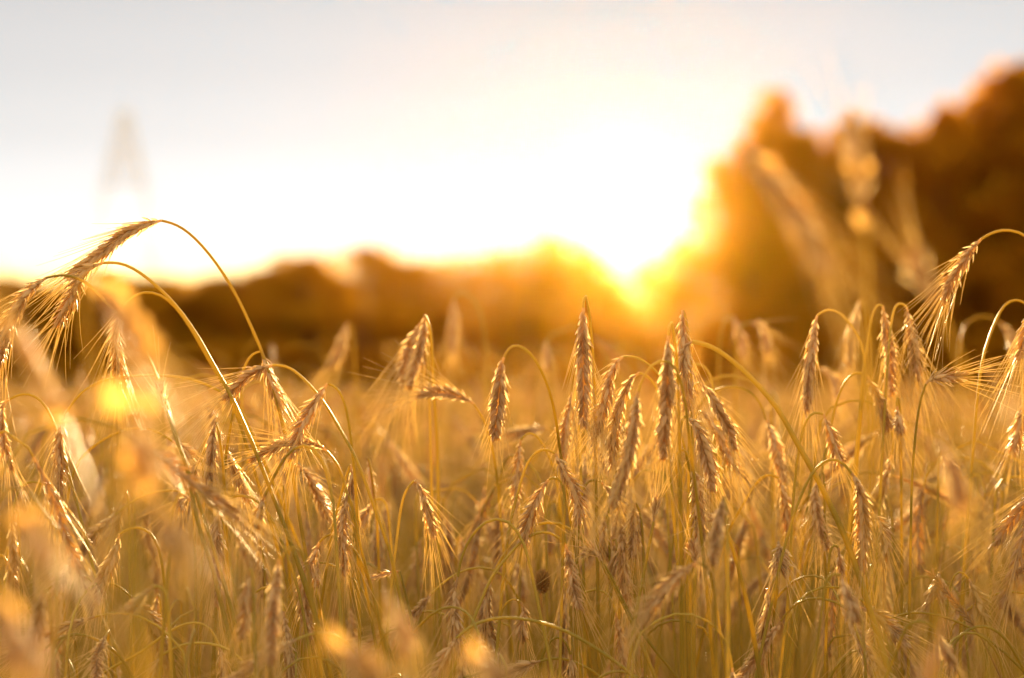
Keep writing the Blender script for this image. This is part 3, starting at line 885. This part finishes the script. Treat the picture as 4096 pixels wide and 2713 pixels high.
T("F", 2.1, "soft toothed ear right of the straight node-ringed stem", "2285,620 2300,700 2285,790 2280,870", "2283,600 2300,560 2320,700 2325,900", w=10)
T("F", 2.35, "blurred ear behind the start of the slender arch", "1252,585 1275,680 1300,780 1322,890", "1245,575 1230,580 1225,700", w=10)
# --- lower right
T("G", 1.74, "large blurred ear curving down leftward in the lower middle right", "545,768 465,820 375,900 300,1000 220,1125", "560,758 590,765 620,810 640,920 645,1100", w=10.5, tilt=0)
T("G", 1.74, "blurred narrow ear with a fine tip standing over the curving one", "690,400 672,500 650,620 630,785", "692,390 700,400 708,500 712,800", w=10)
T("G", 2.06, "ragged short ear left of the long vertical one", "196,435 192,520 195,610 180,750", "205,425 225,480 240,640 245,850", w=11)
T("G", 1.97, "short ear pointing toward the viewer with radiating bristles", "995,655 1008,720 1008,790 1002,835", "1000,842 985,960 965,1100 950,1250", w=13, al=0.05, tilt=-0.9, spread=1.3)
T("G", 2.14, "soft ear hanging from the round arch above the viewer-pointing ear", "1000,300 1030,400 1042,500 1050,620", "995,285 960,262 910,275 850,350 780,480 720,580 680,720", w=10)
T("G", 2.03, "thin half-empty ear on a tight little hook", "1330,685 1340,750 1346,800 1350,850", "1328,665 1310,640 1292,660 1280,720 1275,850", w=5.5, aw=0.5)
T("G", 1.78, "blurred ear sagging below the tight little hook", "1345,840 1370,930 1400,1010 1430,1110", "1335,820 1300,815 1265,850 1250,950", w=10)
T("G", 1.96, "front-lit ear lying diagonally with plaited grains in the lower right", "1450,1016 1530,1050 1600,1110 1660,1170 1735,1242",
  "1430,1010 1410,1040 1425,1150 1470,1240", w=11, al=0.055, tilt=0)
T("G", 2.02, "long flat stem arch over the diagonal plaited ear", "1615,1082 1550,1140 1510,1200 1490,1270", "1690,1055 1790,1045 1900,1065 2000,1100 2080,1140 2200,1225 2368,1380", w=8, r=0.9)
T("G", 2.1, "round bristly ear seen end-on beside the brown grass spike", "1890,825 1896,870 1888,920 1880,975", "1884,985 1880,1080 1870,1250", w=13, al=0.04, tilt=-0.9, spread=1.4)
T("G", 2.04, "pale ear arching down beside the brown grass spike", "2060,860 2092,930 2130,1030 2160,1105", "2055,848 2030,803 1990,805 1960,870 1945,960 1935,1100", w=10.5, r=0.8)
T("G", 1.94, "pale rounded arch near the lower corner under the brown grass spike", "1968,1245 1965,1320 1975,1400", "1980,1220 2010,1175 2070,1130 2140,1118 2210,1140 2270,1200 2320,1280 2368,1370 2420,1500", w=8)
T("G", 1.76, "blurred ear sagging left of the pale rounded arch", "1882,1150 1915,1220 1950,1290 1982,1345", "1875,1135 1840,1095 1780,1085 1720,1110 1680,1200", w=10)
T("G", 1.97, "small front-lit ear at the bottom edge below the diagonal plaited ear", "1450,1258 1490,1320 1530,1390 1565,1455", "1440,1250 1400,1255 1350,1310 1300,1385 1270,1450", w=9.5)
T("G", 1.97, "narrow twisted ear with a sharp tip in the lower middle right", "930,915 940,1000 920,1120 900,1230 905,1340", "932,905 945,930 960,1080 950,1300", w=8.5, dy=0.03)
T("G", 1.93, "upright thick blurred stem left of the twisted ear", "532,800 530,740 515,690 505,640", "530,830 528,1000 522,1200 518,1400", w=8, r=1.5, aw=0.4)
T("G", 1.9, "leaning blurred stem between the viewer-pointing ear and the curving one", "705,590 690,540 660,520 640,560", "720,620 760,750 800,900 840,1080 870,1250", w=8, r=1.5, aw=0.4)
T("G", 1.96, "straight slanting stem left of the long vertical ear", "300,540 305,480 320,430 345,420", "295,570 265,720 235,880 205,1040 180,1200", w=8, r=1.1, aw=0.5)
T("G", 1.99, "bare straw running diagonally across the lower middle", "10,760 -20,720 -60,700 -100,730", "40,800 110,940 180,1080 250,1180 330,1290 420,1400", w=8, r=1.0, aw=0.4)
# --- close foreground, thrown far out of focus
G_NEARS = "close out of focus rye stalks"
T("P", 1.08, "huge blurred ear slanting before the dark wood, upper end near its sunny edge", "2960,575 3080,710 3190,860 3260,980 3320,1100", "3340,1150 3390,1260 3440,1420 3480,1700 3500,2000", w=9.5, group=G_NEARS, tilt=0, dy=0)
T("P", 1.10, "huge blurred ear standing upright against the wood's dipped skyline", "3455,860 3440,740 3425,600 3400,440", "3460,900 3470,1050 3480,1300 3490,1700", w=7.5, aw=0.5, al=0.025, group=G_NEARS, tilt=0, dy=0)
T("P", 1.12, "huge blurred stem tip slanting before the wood beside the golden bristled ear", "3750,1230 3710,1150 3670,1070 3640,1000", "3775,1290 3830,1400 3880,1600 3900,1900", w=9, aw=0.6, group=G_NEARS, tilt=0, dy=0)
T("P", 1.10, "huge blurred ear slanting by the left edge over the arching stalks", "240,1640 180,1530 110,1410 60,1320 30,1270", "260,1690 300,1800 380,2000 430,2250", w=6.5, aw=0.5, group=G_NEARS, tilt=0, dy=0)
T("P", 1.02, "huge blurred ear hanging in front of the arching stalks with glowing discs", "390,1070 440,1180 500,1290 560,1380 580,1460", "360,1060 330,1080 340,1300 420,1700", w=8, group=G_NEARS, tilt=0, dy=0)
T("P", 1.05, "huge pale blurred ear in the middle left below the glowing discs", "560,1620 560,1720 580,1830 560,1930", "540,1600 500,1610 480,1800 520,2200", w=9, group=G_NEARS, tilt=0, dy=0)
T("P", 1.03, "huge orange blurred ear below the pale one in the middle left", "600,2010 640,2080 690,2150 720,2230", "580,1990 540,2000 540,2200 600,2500", w=9, group=G_NEARS, tilt=0, dy=0)
T("P", 1.0, "huge blurred ear low at the left edge", "60,2020 110,2100 150,2170 190,2240", "40,2000 10,2020 20,2200 60,2500", w=9, group=G_NEARS, tilt=0, dy=0)
T("P", 0.95, "huge golden blurred ear in the bottom left corner", "-20,2380 20,2460 50,2560 80,2680", "-40,2370 -60,2400 -50,2600 -20,2800", w=10, group=G_NEARS, tilt=0, dy=0)
T("P", 1.05, "huge orange blurred ear lying slantwise at the bottom between the dark ears", "1310,2570 1370,2610 1450,2660 1540,2720", "1290,2560 1250,2580 1240,2700 1260,2900", w=9.5, group=G_NEARS, tilt=0, dy=0)
T("P", 1.05, "huge orange blurred ear at the bottom under the pale bristly ear", "1840,2610 1900,2640 1960,2680 2020,2730", "1820,2600 1790,2620 1780,2720 1800,2900", w=9.5, group=G_NEARS, tilt=0, dy=0)
T("P", 1.2, "pale blurred ear rising low in the middle", "1550,2380 1580,2450 1610,2530 1620,2620", "1540,2370 1520,2380 1520,2500 1540,2700", w=9.5, group=G_NEARS, tilt=0, dy=0)
T("P", 1.3, "soft pale ear in the right middle below the level-pointing ear", "3770,1760 3800,1850 3830,1950 3840,2040", "3760,1750 3735,1760 3730,1900 3740,2300", w=9.5, group=G_NEARS, tilt=0, dy=0)
# --- soft stalks standing above the field behind the focus
G_BACK = "soft tall rye stalks behind the sharp ones"
T("P", 3.1, "soft looped stalk glowing before the low wood left of the sun", "1815,1195 1815,1260 1812,1340 1810,1420", "1820,1175 1845,1160 1890,1190 1925,1260 1945,1400 1950,1600", w=11, group=G_BACK)
T("P", 3.0, "soft upright spot of glowing ear left of the tall pointed one", "2185,1360 2188,1420 2192,1480", "2186,1350 2195,1380 2205,1500 2210,1700", w=10, group=G_BACK)
T("P", 3.0, "soft pale ear before the low wood above the slanting ear", "1390,1290 1375,1350 1350,1420 1310,1480", "1395,1280 1410,1300 1420,1450 1425,1700", w=11, group=G_BACK)
T("P", 2.9, "soft yellow lit ear tangle right of the white-crowned ear", "2935,1265 2950,1320 2965,1370 2975,1430", "2930,1258 2900,1270 2880,1350 2870,1600", w=12, group=G_BACK)
T("P", 2.8, "soft looped stalk right of the yellow tangle", "3000,1290 3040,1300 3060,1350 3070,1420", "2990,1285 2960,1300 2945,1400 2940,1650", w=9, group=G_BACK)
T("P", 2.9, "soft blurred arch before the dark wood near the frame's edge", "4000,1290 4040,1340 4055,1400 4060,1460", "3985,1278 3930,1258 3870,1285 3840,1360 3830,1600", w=10, group=G_BACK)
T("P", 2.7, "soft pale ear between the first tall arch and the slim ear", "3440,1200 3420,1290 3405,1380 3400,1470", "3445,1185 3460,1200 3475,1350 3480,1600", w=11, group=G_BACK)
T("P", 2.6, "soft pale low arch behind the first tall arch's ear", "3270,1470 3310,1490 3340,1530 3355,1600", "3255,1465 3230,1480 3215,1560 3210,1750", w=9, group=G_BACK)


def glow_leaf(o, p0, p1, Y, w, seed):
    """a made-up leaf piece, backlit into a golden blur disc on a close stalk: single sheet, from its stem point p0 out to p1"""
    rg = np.random.default_rng(seed)
    a, b_ = at(*p0, Y), at(*p1, Y - 0.006)
    t = np.linspace(0, 1, 8)
    d = b_ - a
    L_ = np.linalg.norm(d)
    c = a + d * (1.25 * t)[:, None] + np.array([0, 0, 1]) * (0.12 * L_ * np.sin(t * math.pi))[:, None]
    side = unit(np.cross(unit(d), np.array([0.25 * rg.uniform(-1, 1), -1.0, 0.15])))
    wv = w * 0.8 * np.sin(np.clip(0.12 + 0.86 * t, 0, 1) * math.pi) ** 0.7
    cup = np.array([0, 1.0, 0]) * 0.35
    v = np.stack([c - side * wv[:, None] + cup * wv[:, None], c, c + side * wv[:, None] + cup * wv[:, None]], 1).reshape(-1, 3)
    i = np.arange(7)[:, None] * 3
    j = np.arange(2)[None]
    b = Buf()
    b.add(v, np.stack([i + j, i + j + 1, i + 3 + j + 1, i + 3 + j], -1).reshape(-1, 4), None, 0, 0.8)
    link("leaf", b.mesh("added_glow_leaf", [M_GLOW_LEAF], o.location), o)  # added for its bright disc, not a leaf the stalk is known to have


CLOSE = {o["label"]: o for o in COL.objects if o.get("group") == G_NEARS}
close = lambda key: next(o for l, o in CLOSE.items() if key in l)
for n_, (key, p0, p1, Y, w) in enumerate([  # leaf pieces added where blurred sun glints form golden discs
        ("with glowing discs", (552, 1372), (590, 1420), 1.02, 0.010), ("with glowing discs", (505, 1296), (560, 1345), 1.02, 0.008),
        ("with glowing discs", (440, 1180), (420, 1120), 1.02, 0.009), ("with glowing discs", (470, 1235), (520, 1215), 1.02, 0.008),
        ("pale blurred ear in the middle left", (500, 1610), (405, 1588), 1.05, 0.009), ("pale blurred ear in the middle left", (560, 1640), (562, 1595), 1.05, 0.010),
        ("pale blurred ear in the middle left", (578, 1825), (530, 1880), 1.05, 0.011), ("pale blurred ear in the middle left", (566, 1900), (600, 1960), 1.05, 0.008),
        ("orange blurred ear below", (640, 2080), (655, 2030), 1.03, 0.010), ("orange blurred ear below", (690, 2150), (680, 2220), 1.03, 0.009),
        ("low at the left edge", (110, 2100), (105, 2050), 1.0, 0.009), ("by the left edge over", (240, 1640), (225, 1690), 1.10, 0.007),
        ("by the left edge over", (110, 1410), (120, 1455), 1.10, 0.006), ("bottom between the dark", (1340, 2590), (1370, 2570), 1.05, 0.011),
        ("bottom between the dark", (1450, 2660), (1490, 2665), 1.05, 0.010), ("under the pale bristly", (1900, 2640), (1930, 2625), 1.05, 0.011),
        ("upright against the wood's", (3430, 640), (3440, 695), 1.10, 0.009), ("upright against the wood's", (3455, 860), (3440, 900), 1.10, 0.006),
        ("slanting before the dark wood, upper", (3190, 860), (3150, 800), 1.08, 0.007), ("slanting before the dark wood, upper", (3080, 710), (3050, 650), 1.08, 0.007),
        ("golden blurred ear in the bottom left", (20, 2460), (30, 2400), 0.95, 0.011)]):
    glow_leaf(close(key), p0, p1, Y, w, n_)


# --- two weeds
def brown_spike():
    pts = [at(*q, 1.95) for q in pix("G", "1858,838 1890,880 1930,925 1965,970 2000,1015 2040,1065 2085,1118")]
    stem = [at(*q, 1.95) for q in pix("G", "2085,1118 2125,1180 2180,1285 2240,1420 2290,1560")]
    P = np.vstack([np.array(stem), to_ground(stem[-1], stem[-1] - stem[-2], rng)])
    o = thing("grass_spike", "thin dark brown grass spike leaning across the lower right", "weed", P[-1])
    b = Buf(); stem_geometry(b, P, 0.0007, 0.0011, n=50)
    link("stem", b.mesh("weed_stem", [M_WEED], P[-1]), o)
    b = Buf(); n = 22
    p = spline(pts, n)
    Tn, A, B = frames(p)
    s = np.where(np.arange(n) % 2 == 0, 1.0, -1.0)
    out = B * s[:, None]
    D = unit(-Tn * 0.92 + out * 0.38)
    X = np.cross(D, A)
    tube(b, p, 0.0006, 5)
    stamp(b, FLORET[0], p, A * 0.0011, X * 0.0014, D * 0.0085, 0, rng.uniform(0.2, 0.8, n))
    link("seed_head", b.mesh("weed_seed_head", [M_WEED], P[-1]), o)


def knob_weed():
    c = at(*pix("F", "1808,890")[0], 2.12)
    foot = [at(*q, 2.12) for q in pix("F", "1798,950 1800,1030 1815,1180 1835,1320 1850,1500")]
    P = np.vstack([np.array(foot), to_ground(foot[-1], foot[-1] - foot[-2], rng)])
    o = thing("weed_stalk", "weed with a dark oval seed head on a straight stem below the joined arches", "weed", P[-1])
    b = Buf(); stem_geometry(b, P, 0.0007, 0.0012, n=50)
    link("stem", b.mesh("weed_stem", [M_WEED], P[-1]), o)
    b = Buf(); n = 90
    i = np.arange(n) + 0.5
    ph = np.arccos(1 - 2 * i / n); th = math.pi * (1 + 5 ** 0.5) * i
    d = np.stack([np.cos(th) * np.sin(ph), np.sin(th) * np.sin(ph), np.cos(ph)], 1)
    ax = unit(np.array([0.35, 0, 0.94]))
    base = c + d * np.array([0.005, 0.005, 0.009])
    D = unit(d + ax * 0.7); X = unit(np.cross(D, [0.2, 0.9, 0.1])); Yv = np.cross(D, X)
    stamp(b, FLORET[1], base - D * 0.003, X * 0.0016, Yv * 0.0016, D * 0.006, 0, rng.uniform(0.1, 0.8, n))
    link("seed_head", b.mesh("weed_seed_head", [M_WEED], P[-1]), o)


brown_spike()
knob_weed()
N_TRACED = sum(1 for o in COL.objects if o.name.startswith("rye_stalk"))


# ------------------------------------------------------------------ kinds of stalk for the rest of the field
def kind_lines(rg):
    """stem and ear lines of an untraced stalk: foot at the origin, nodding toward +X, top near 1.33 m"""
    hr = rg.uniform(0.018, 0.06)
    lean = rg.uniform(0.02, 0.14)
    end = R(rg.choice([-85, -75, -95, -60, -40, -100, -20, -90]) + rg.uniform(-8, 8))
    a0 = R(90 - rg.uniform(2, 14))
    top = 1.33
    zc = top - hr * 1.05
    stem = [np.array([lean * 0.15 * t ** 2 * 4, rg.normal(0, 0.004), zc * t]) for t in np.linspace(0, 1, 7)]
    p = stem[-1].copy()
    ang = np.linspace(a0, end, 9)
    step = hr * 2.6 / 8
    for a in ang[1:]:
        p = p + np.array([math.cos(a), 0.15 * math.sin(a * 2), math.sin(a)]) * step
        stem.append(p.copy())
    Ls = rg.uniform(0.065, 0.105)
    ear = [p.copy()]
    a = end
    da = rg.uniform(-0.10, 0.04)
    for _ in range(5):
        a += da
        p = p + np.array([math.cos(a), rg.normal(0, 0.08), math.sin(a)]) * Ls / 5
        ear.append(p.copy())
    stem, ear = np.array(stem), np.array(ear)
    dz = top - max(stem[:, 2].max(), ear[:, 2].max())
    stem[:, 2] *= (stem[:, 2].max() + dz) / stem[:, 2].max()
    ear += stem[-1] - ear[0]
    return stem, ear


KINDS = []
for k in range(16):
    rg = np.random.default_rng(300 + k)
    st, er = kind_lines(rg)
    KINDS.append((st, er, rg.uniform(9, 12) / 1000, rg.uniform(0.6, 1.0), rg.uniform(0.035, 0.06), rg.uniform(0, math.pi), 500 + k))

KMESH = []
for (st, er, w, aw, al, phi, seed) in KINDS:
    rg = np.random.default_rng(seed)
    sb, eb, ab, lb = Buf(), Buf(), Buf(), Buf()
    stem_geometry(sb, st[::-1], 0.0009, 0.0017, n=44, k=6, rg=rg)
    ear_geometry(eb, ab, er, w, 0, aw, al, phi, rg)
    leaf_geometry(lb, st[4] * 0.6 + st[5] * 0.4, rg.uniform(0, 6.28), rg.uniform(0.12, 0.20), 0.008, rg)
    leaf_geometry(lb, st[3], rg.uniform(0, 6.28), rg.uniform(0.16, 0.26), 0.010, rg)
    KMESH.append((sb.mesh("rye_stem", [M_STEM]), eb.mesh("rye_ear", [M_EAR, M_HUSK]), ab.mesh("rye_beard", [M_AWN]), lb.mesh("rye_leaf", [M_LEAF])))

PROTO = {}


def plant(x, y, rz, sc, lean, k, label, group):
    """one more stalk of kind k: the first of a kind is built, the others are copies of it and of its parts"""
    if k not in PROTO:
        o = thing("rye_stalk", label, "rye stalk")
        sm, em, am, lm = KMESH[k]
        link("stem", sm, o)
        link("beard", am, link("ear", em, o))
        link("leaf", lm, o)
        PROTO[k] = o
    else:
        src = PROTO[k]
        o = src.copy(); COL.objects.link(o)
        for ch in list(src.children):
            c = ch.copy(); COL.objects.link(c); c.parent = o
            for g in list(ch.children):
                d = g.copy(); COL.objects.link(d); d.parent = c
    o.location = (x, y, 0)
    o.rotation_euler = (lean[0], lean[1], rz)
    o.scale = (sc, sc, sc)
    o["label"], o["group"] = label, group
    return o


ZONES = [(-9, 1000, "soft rye stalk deep in the field below the pylon and the low wood's end"),
         (1000, 2050, "soft rye stalk deep in the field below the low wood, left of the sun"),
         (2050, 3050, "soft rye stalk deep in the field straight below the sun"),
         (3050, 9999, "soft rye stalk deep in the field below the tall dark wood")]
HALF = PW / 2 / FPX
n_rest = 300 - N_TRACED - 1
placed = 0
rgp = np.random.default_rng(21)
LOW = [(-9, 1000, "low rye stalk crossing among the sharp ears under the two arching ones"),
       (1000, 2050, "low rye stalk crossing among the sharp ears under the comb-bristled ear"),
       (2050, 3050, "low rye stalk crossing among the sharp ears under the ears nearest the sun"),
       (3050, 9999, "low rye stalk crossing among the sharp ears under the level-pointing ear")]
N_LOW = 62
while placed < N_LOW:
    y = rgp.uniform(1.84, 2.16)
    x = rgp.uniform(-1, 1) * (HALF * y + 0.01)
    px = PW / 2 + x / y * FPX
    lab = next(l for a, b, l in LOW if a <= px < b) if 0 <= px < PW else LOW[0 if px < 0 else 3][2]
    plant(x, y, rgp.uniform(0, 6.28), rgp.uniform(0.88, 0.975), (rgp.normal(0, .05), rgp.normal(0, .05)), int(rgp.integers(0, 16)), lab, lab.replace("low rye stalk", "low rye stalks"))
    placed += 1
while placed < n_rest:
    y = math.sqrt(rgp.uniform(2.17 ** 2, 2.95 ** 2))
    x = rgp.uniform(-1, 1) * (HALF * y + 0.02)
    px = PW / 2 + x / y * FPX
    lab = next(l for a, b, l in ZONES if a <= px < b) if 0 <= px < PW else ZONES[0 if px < 0 else 3][2]
    sc = np.clip(rgp.normal(1.0, 0.05), 0.86, 1.10)
    plant(x, y, rgp.uniform(0, 6.28), sc, (rgp.normal(0, .03), rgp.normal(0, .03)), int(rgp.integers(0, 16)), lab, lab.replace("soft rye stalk", "soft rye stalks"))
    placed += 1


# ------------------------------------------------------------------ the uncounted rest of the crop
def kind_arrays(lod):
    out = []
    for (st, er, w, aw, al, phi, seed) in KINDS:
        rg = np.random.default_rng(seed)
        b = Buf()
        if lod == 1:
            stem_geometry(b, st[::-1], 0.0009, 0.0017, n=16, k=3, rg=rg, node=False, mat=0)
            ear_geometry(b, b, er, w, 1, aw, al, phi, rg, mats=(1, 2))
            leaf_geometry(b, st[3] * 0.5 + st[4] * 0.5, rg.uniform(0, 6.28), rg.uniform(0.14, 0.24), 0.010, rg, mat=3, segs=4)
            leaf_geometry(b, st[2], rg.uniform(0, 6.28), rg.uniform(0.16, 0.26), 0.011, rg, mat=3, segs=4)
        else:
            p = spline(st[::-1], 10)
            tube(b, p, np.linspace(0.0012, 0.0022, 10), 3, 0, 0.5, cap=False)
            ear_geometry(b, b, er, w * 1.05, 2, aw, al, phi, rg, mats=(1, 2))
            leaf_geometry(b, st[3], rg.uniform(0, 6.28), rg.uniform(0.16, 0.26), 0.014, rg, mat=3, segs=3)
        out.append(b.arrays())
    return out


def scatter(big, arrs, X, Y, SC, rg):
    n = len(X)
    kk = rg.integers(0, len(arrs), n)
    for k, (v, f, t) in enumerate(arrs):
        sel = np.where(kk == k)[0]
        if not len(sel):
            continue
        m = len(sel)
        a = rg.uniform(0, 2 * math.pi, m)
        c, s = np.cos(a), np.sin(a)
        lx, ly = rg.normal(0, 0.045, m), rg.normal(0, 0.045, m)
        sc = SC[sel]
        vx = v[None, :, 0] * c[:, None] - v[None, :, 1] * s[:, None] + lx[:, None] * v[None, :, 2]
        vy = v[None, :, 0] * s[:, None] + v[None, :, 1] * c[:, None] + ly[:, None] * v[None, :, 2]
        W = np.stack([vx * sc[:, None] + X[sel][:, None], vy * sc[:, None] + Y[sel][:, None], np.broadcast_to(v[None, :, 2], vx.shape) * sc[:, None]], -1)
        tt = np.clip(t[None] + rg.normal(0, 0.15, m)[:, None], 0, 1)
        first = True
        base = big.n
        big.v.append(W.reshape(-1, 3).astype(np.float32)); big.t.append(tt.ravel().astype(np.float32))
        for q, mat in f:
            qq = (q[None] + (np.arange(m) * len(v))[:, None, None]).reshape(-1, q.shape[1]) + base
            big.f.append((qq, mat))
        big.n += m * len(v)


def build_crop():
    rg = np.random.default_rng(77)
    big = Buf()
    a1, a2 = kind_arrays(1), kind_arrays(2)

    def patch(y0, y1, density, side, arrs, sd_=0.055, inner=None, hmax=1.13):
        area = (y1 ** 2 - y0 ** 2) * HALF + 2 * side * (y1 - y0)
        n = int(area * density * 1.3)
        Y = rg.uniform(y0, y1, n)
        lim = HALF * Y + side
        mx = HALF * y1 + side
        X = rg.uniform(-mx, mx, n)
        ok = np.abs(X) < lim
        if inner is not None:
            ok &= np.abs(X) > HALF * Y + inner
        X, Y = X[ok], Y[ok]
        keep = min(len(X), int(area * density))
        X, Y = X[:keep], Y[:keep]
        scatter(big, arrs, X, Y, np.clip(rg.normal(1.005, sd_, len(X)), 0.80, hmax), rg)
    patch(1.0, 2.2, 120, 0.9, a1, inner=0.06)           # beside the frame
    patch(2.2, 2.95, 70, 0.9, a1, sd_=0.05, hmax=1.03)   # among the single stalks
    patch(2.95, 6.0, 190, 0.9, a1, sd_=0.062, hmax=1.15)
    patch(6.0, 14.0, 90, 1.2, a2, sd_=0.065, hmax=1.17)
    patch(14.0, 40.0, 22, 2.0, a2)
    patch(40.0, 112.0, 3.5, 4.0, a2)
    # closed canopy of the far crop, seen at a grazing angle
    gy = np.geomspace(24, 146, 90)
    gu = np.linspace(-1.25, 1.25, 130)
    U, Yg = np.meshgrid(gu, gy, indexing='ij')
    Xg = U * (HALF * Yg + 3)
    Z = 1.18 + rg.normal(0, 0.05, Yg.shape)
    Z[:, 0] = 0.3
    ni, nj = Z.shape
    i = np.arange(ni - 1)[:, None] * nj
    j = np.arange(nj - 1)[None]
    q = np.stack([i + j, i + nj + j, i + nj + j + 1, i + j + 1], -1).reshape(-1, 4)
    big.add(np.stack([Xg, Yg, Z], -1), q, None, 4, rg.uniform(0.2, 0.8, ni * nj))
    o = link("rye_crop", big.mesh("rye_crop", [M_STEM, M_EAR, M_AWN, M_LEAF, M_CANOPY]))
    tag_kind(o, "stuff", "dense golden rye crop stretching back to the woods")
    print("crop verts", big.n)


build_crop()


# ------------------------------------------------------------------ evening haze
def haze():
    b = Buf()
    x0, x1, y0, y1, z0, z1 = -760, 760, -100, 760, -1.0, HAZE_TOP
    v = [(x, y, z) for z in (z0, z1) for y in (y0, y1) for x in (x0, x1)]
    q = [(0, 2, 3, 1), (4, 5, 7, 6), (0, 1, 5, 4), (2, 6, 7, 3), (0, 4, 6, 2), (1, 3, 7, 5)]
    b.add(v, q)
    m = bpy.data.materials.new("haze_air")
    m.use_nodes = True
    nt = m.node_tree
    nt.nodes.clear()
    out = nt.nodes.new("ShaderNodeOutputMaterial")
    pv = nt.nodes.new("ShaderNodeVolumePrincipled")
    pv.inputs["Color"].default_value = (*HAZE_COLOR, 1)
    pv.inputs["Density"].default_value = HAZE_DENSITY
    pv.inputs["Anisotropy"].default_value = HAZE_G
    nt.links.new(pv.outputs[0], out.inputs["Volume"])
    o = link("haze", b.mesh("haze", [m], smooth=False))
    tag_kind(o, "stuff", "thin golden evening haze over the field")


haze()
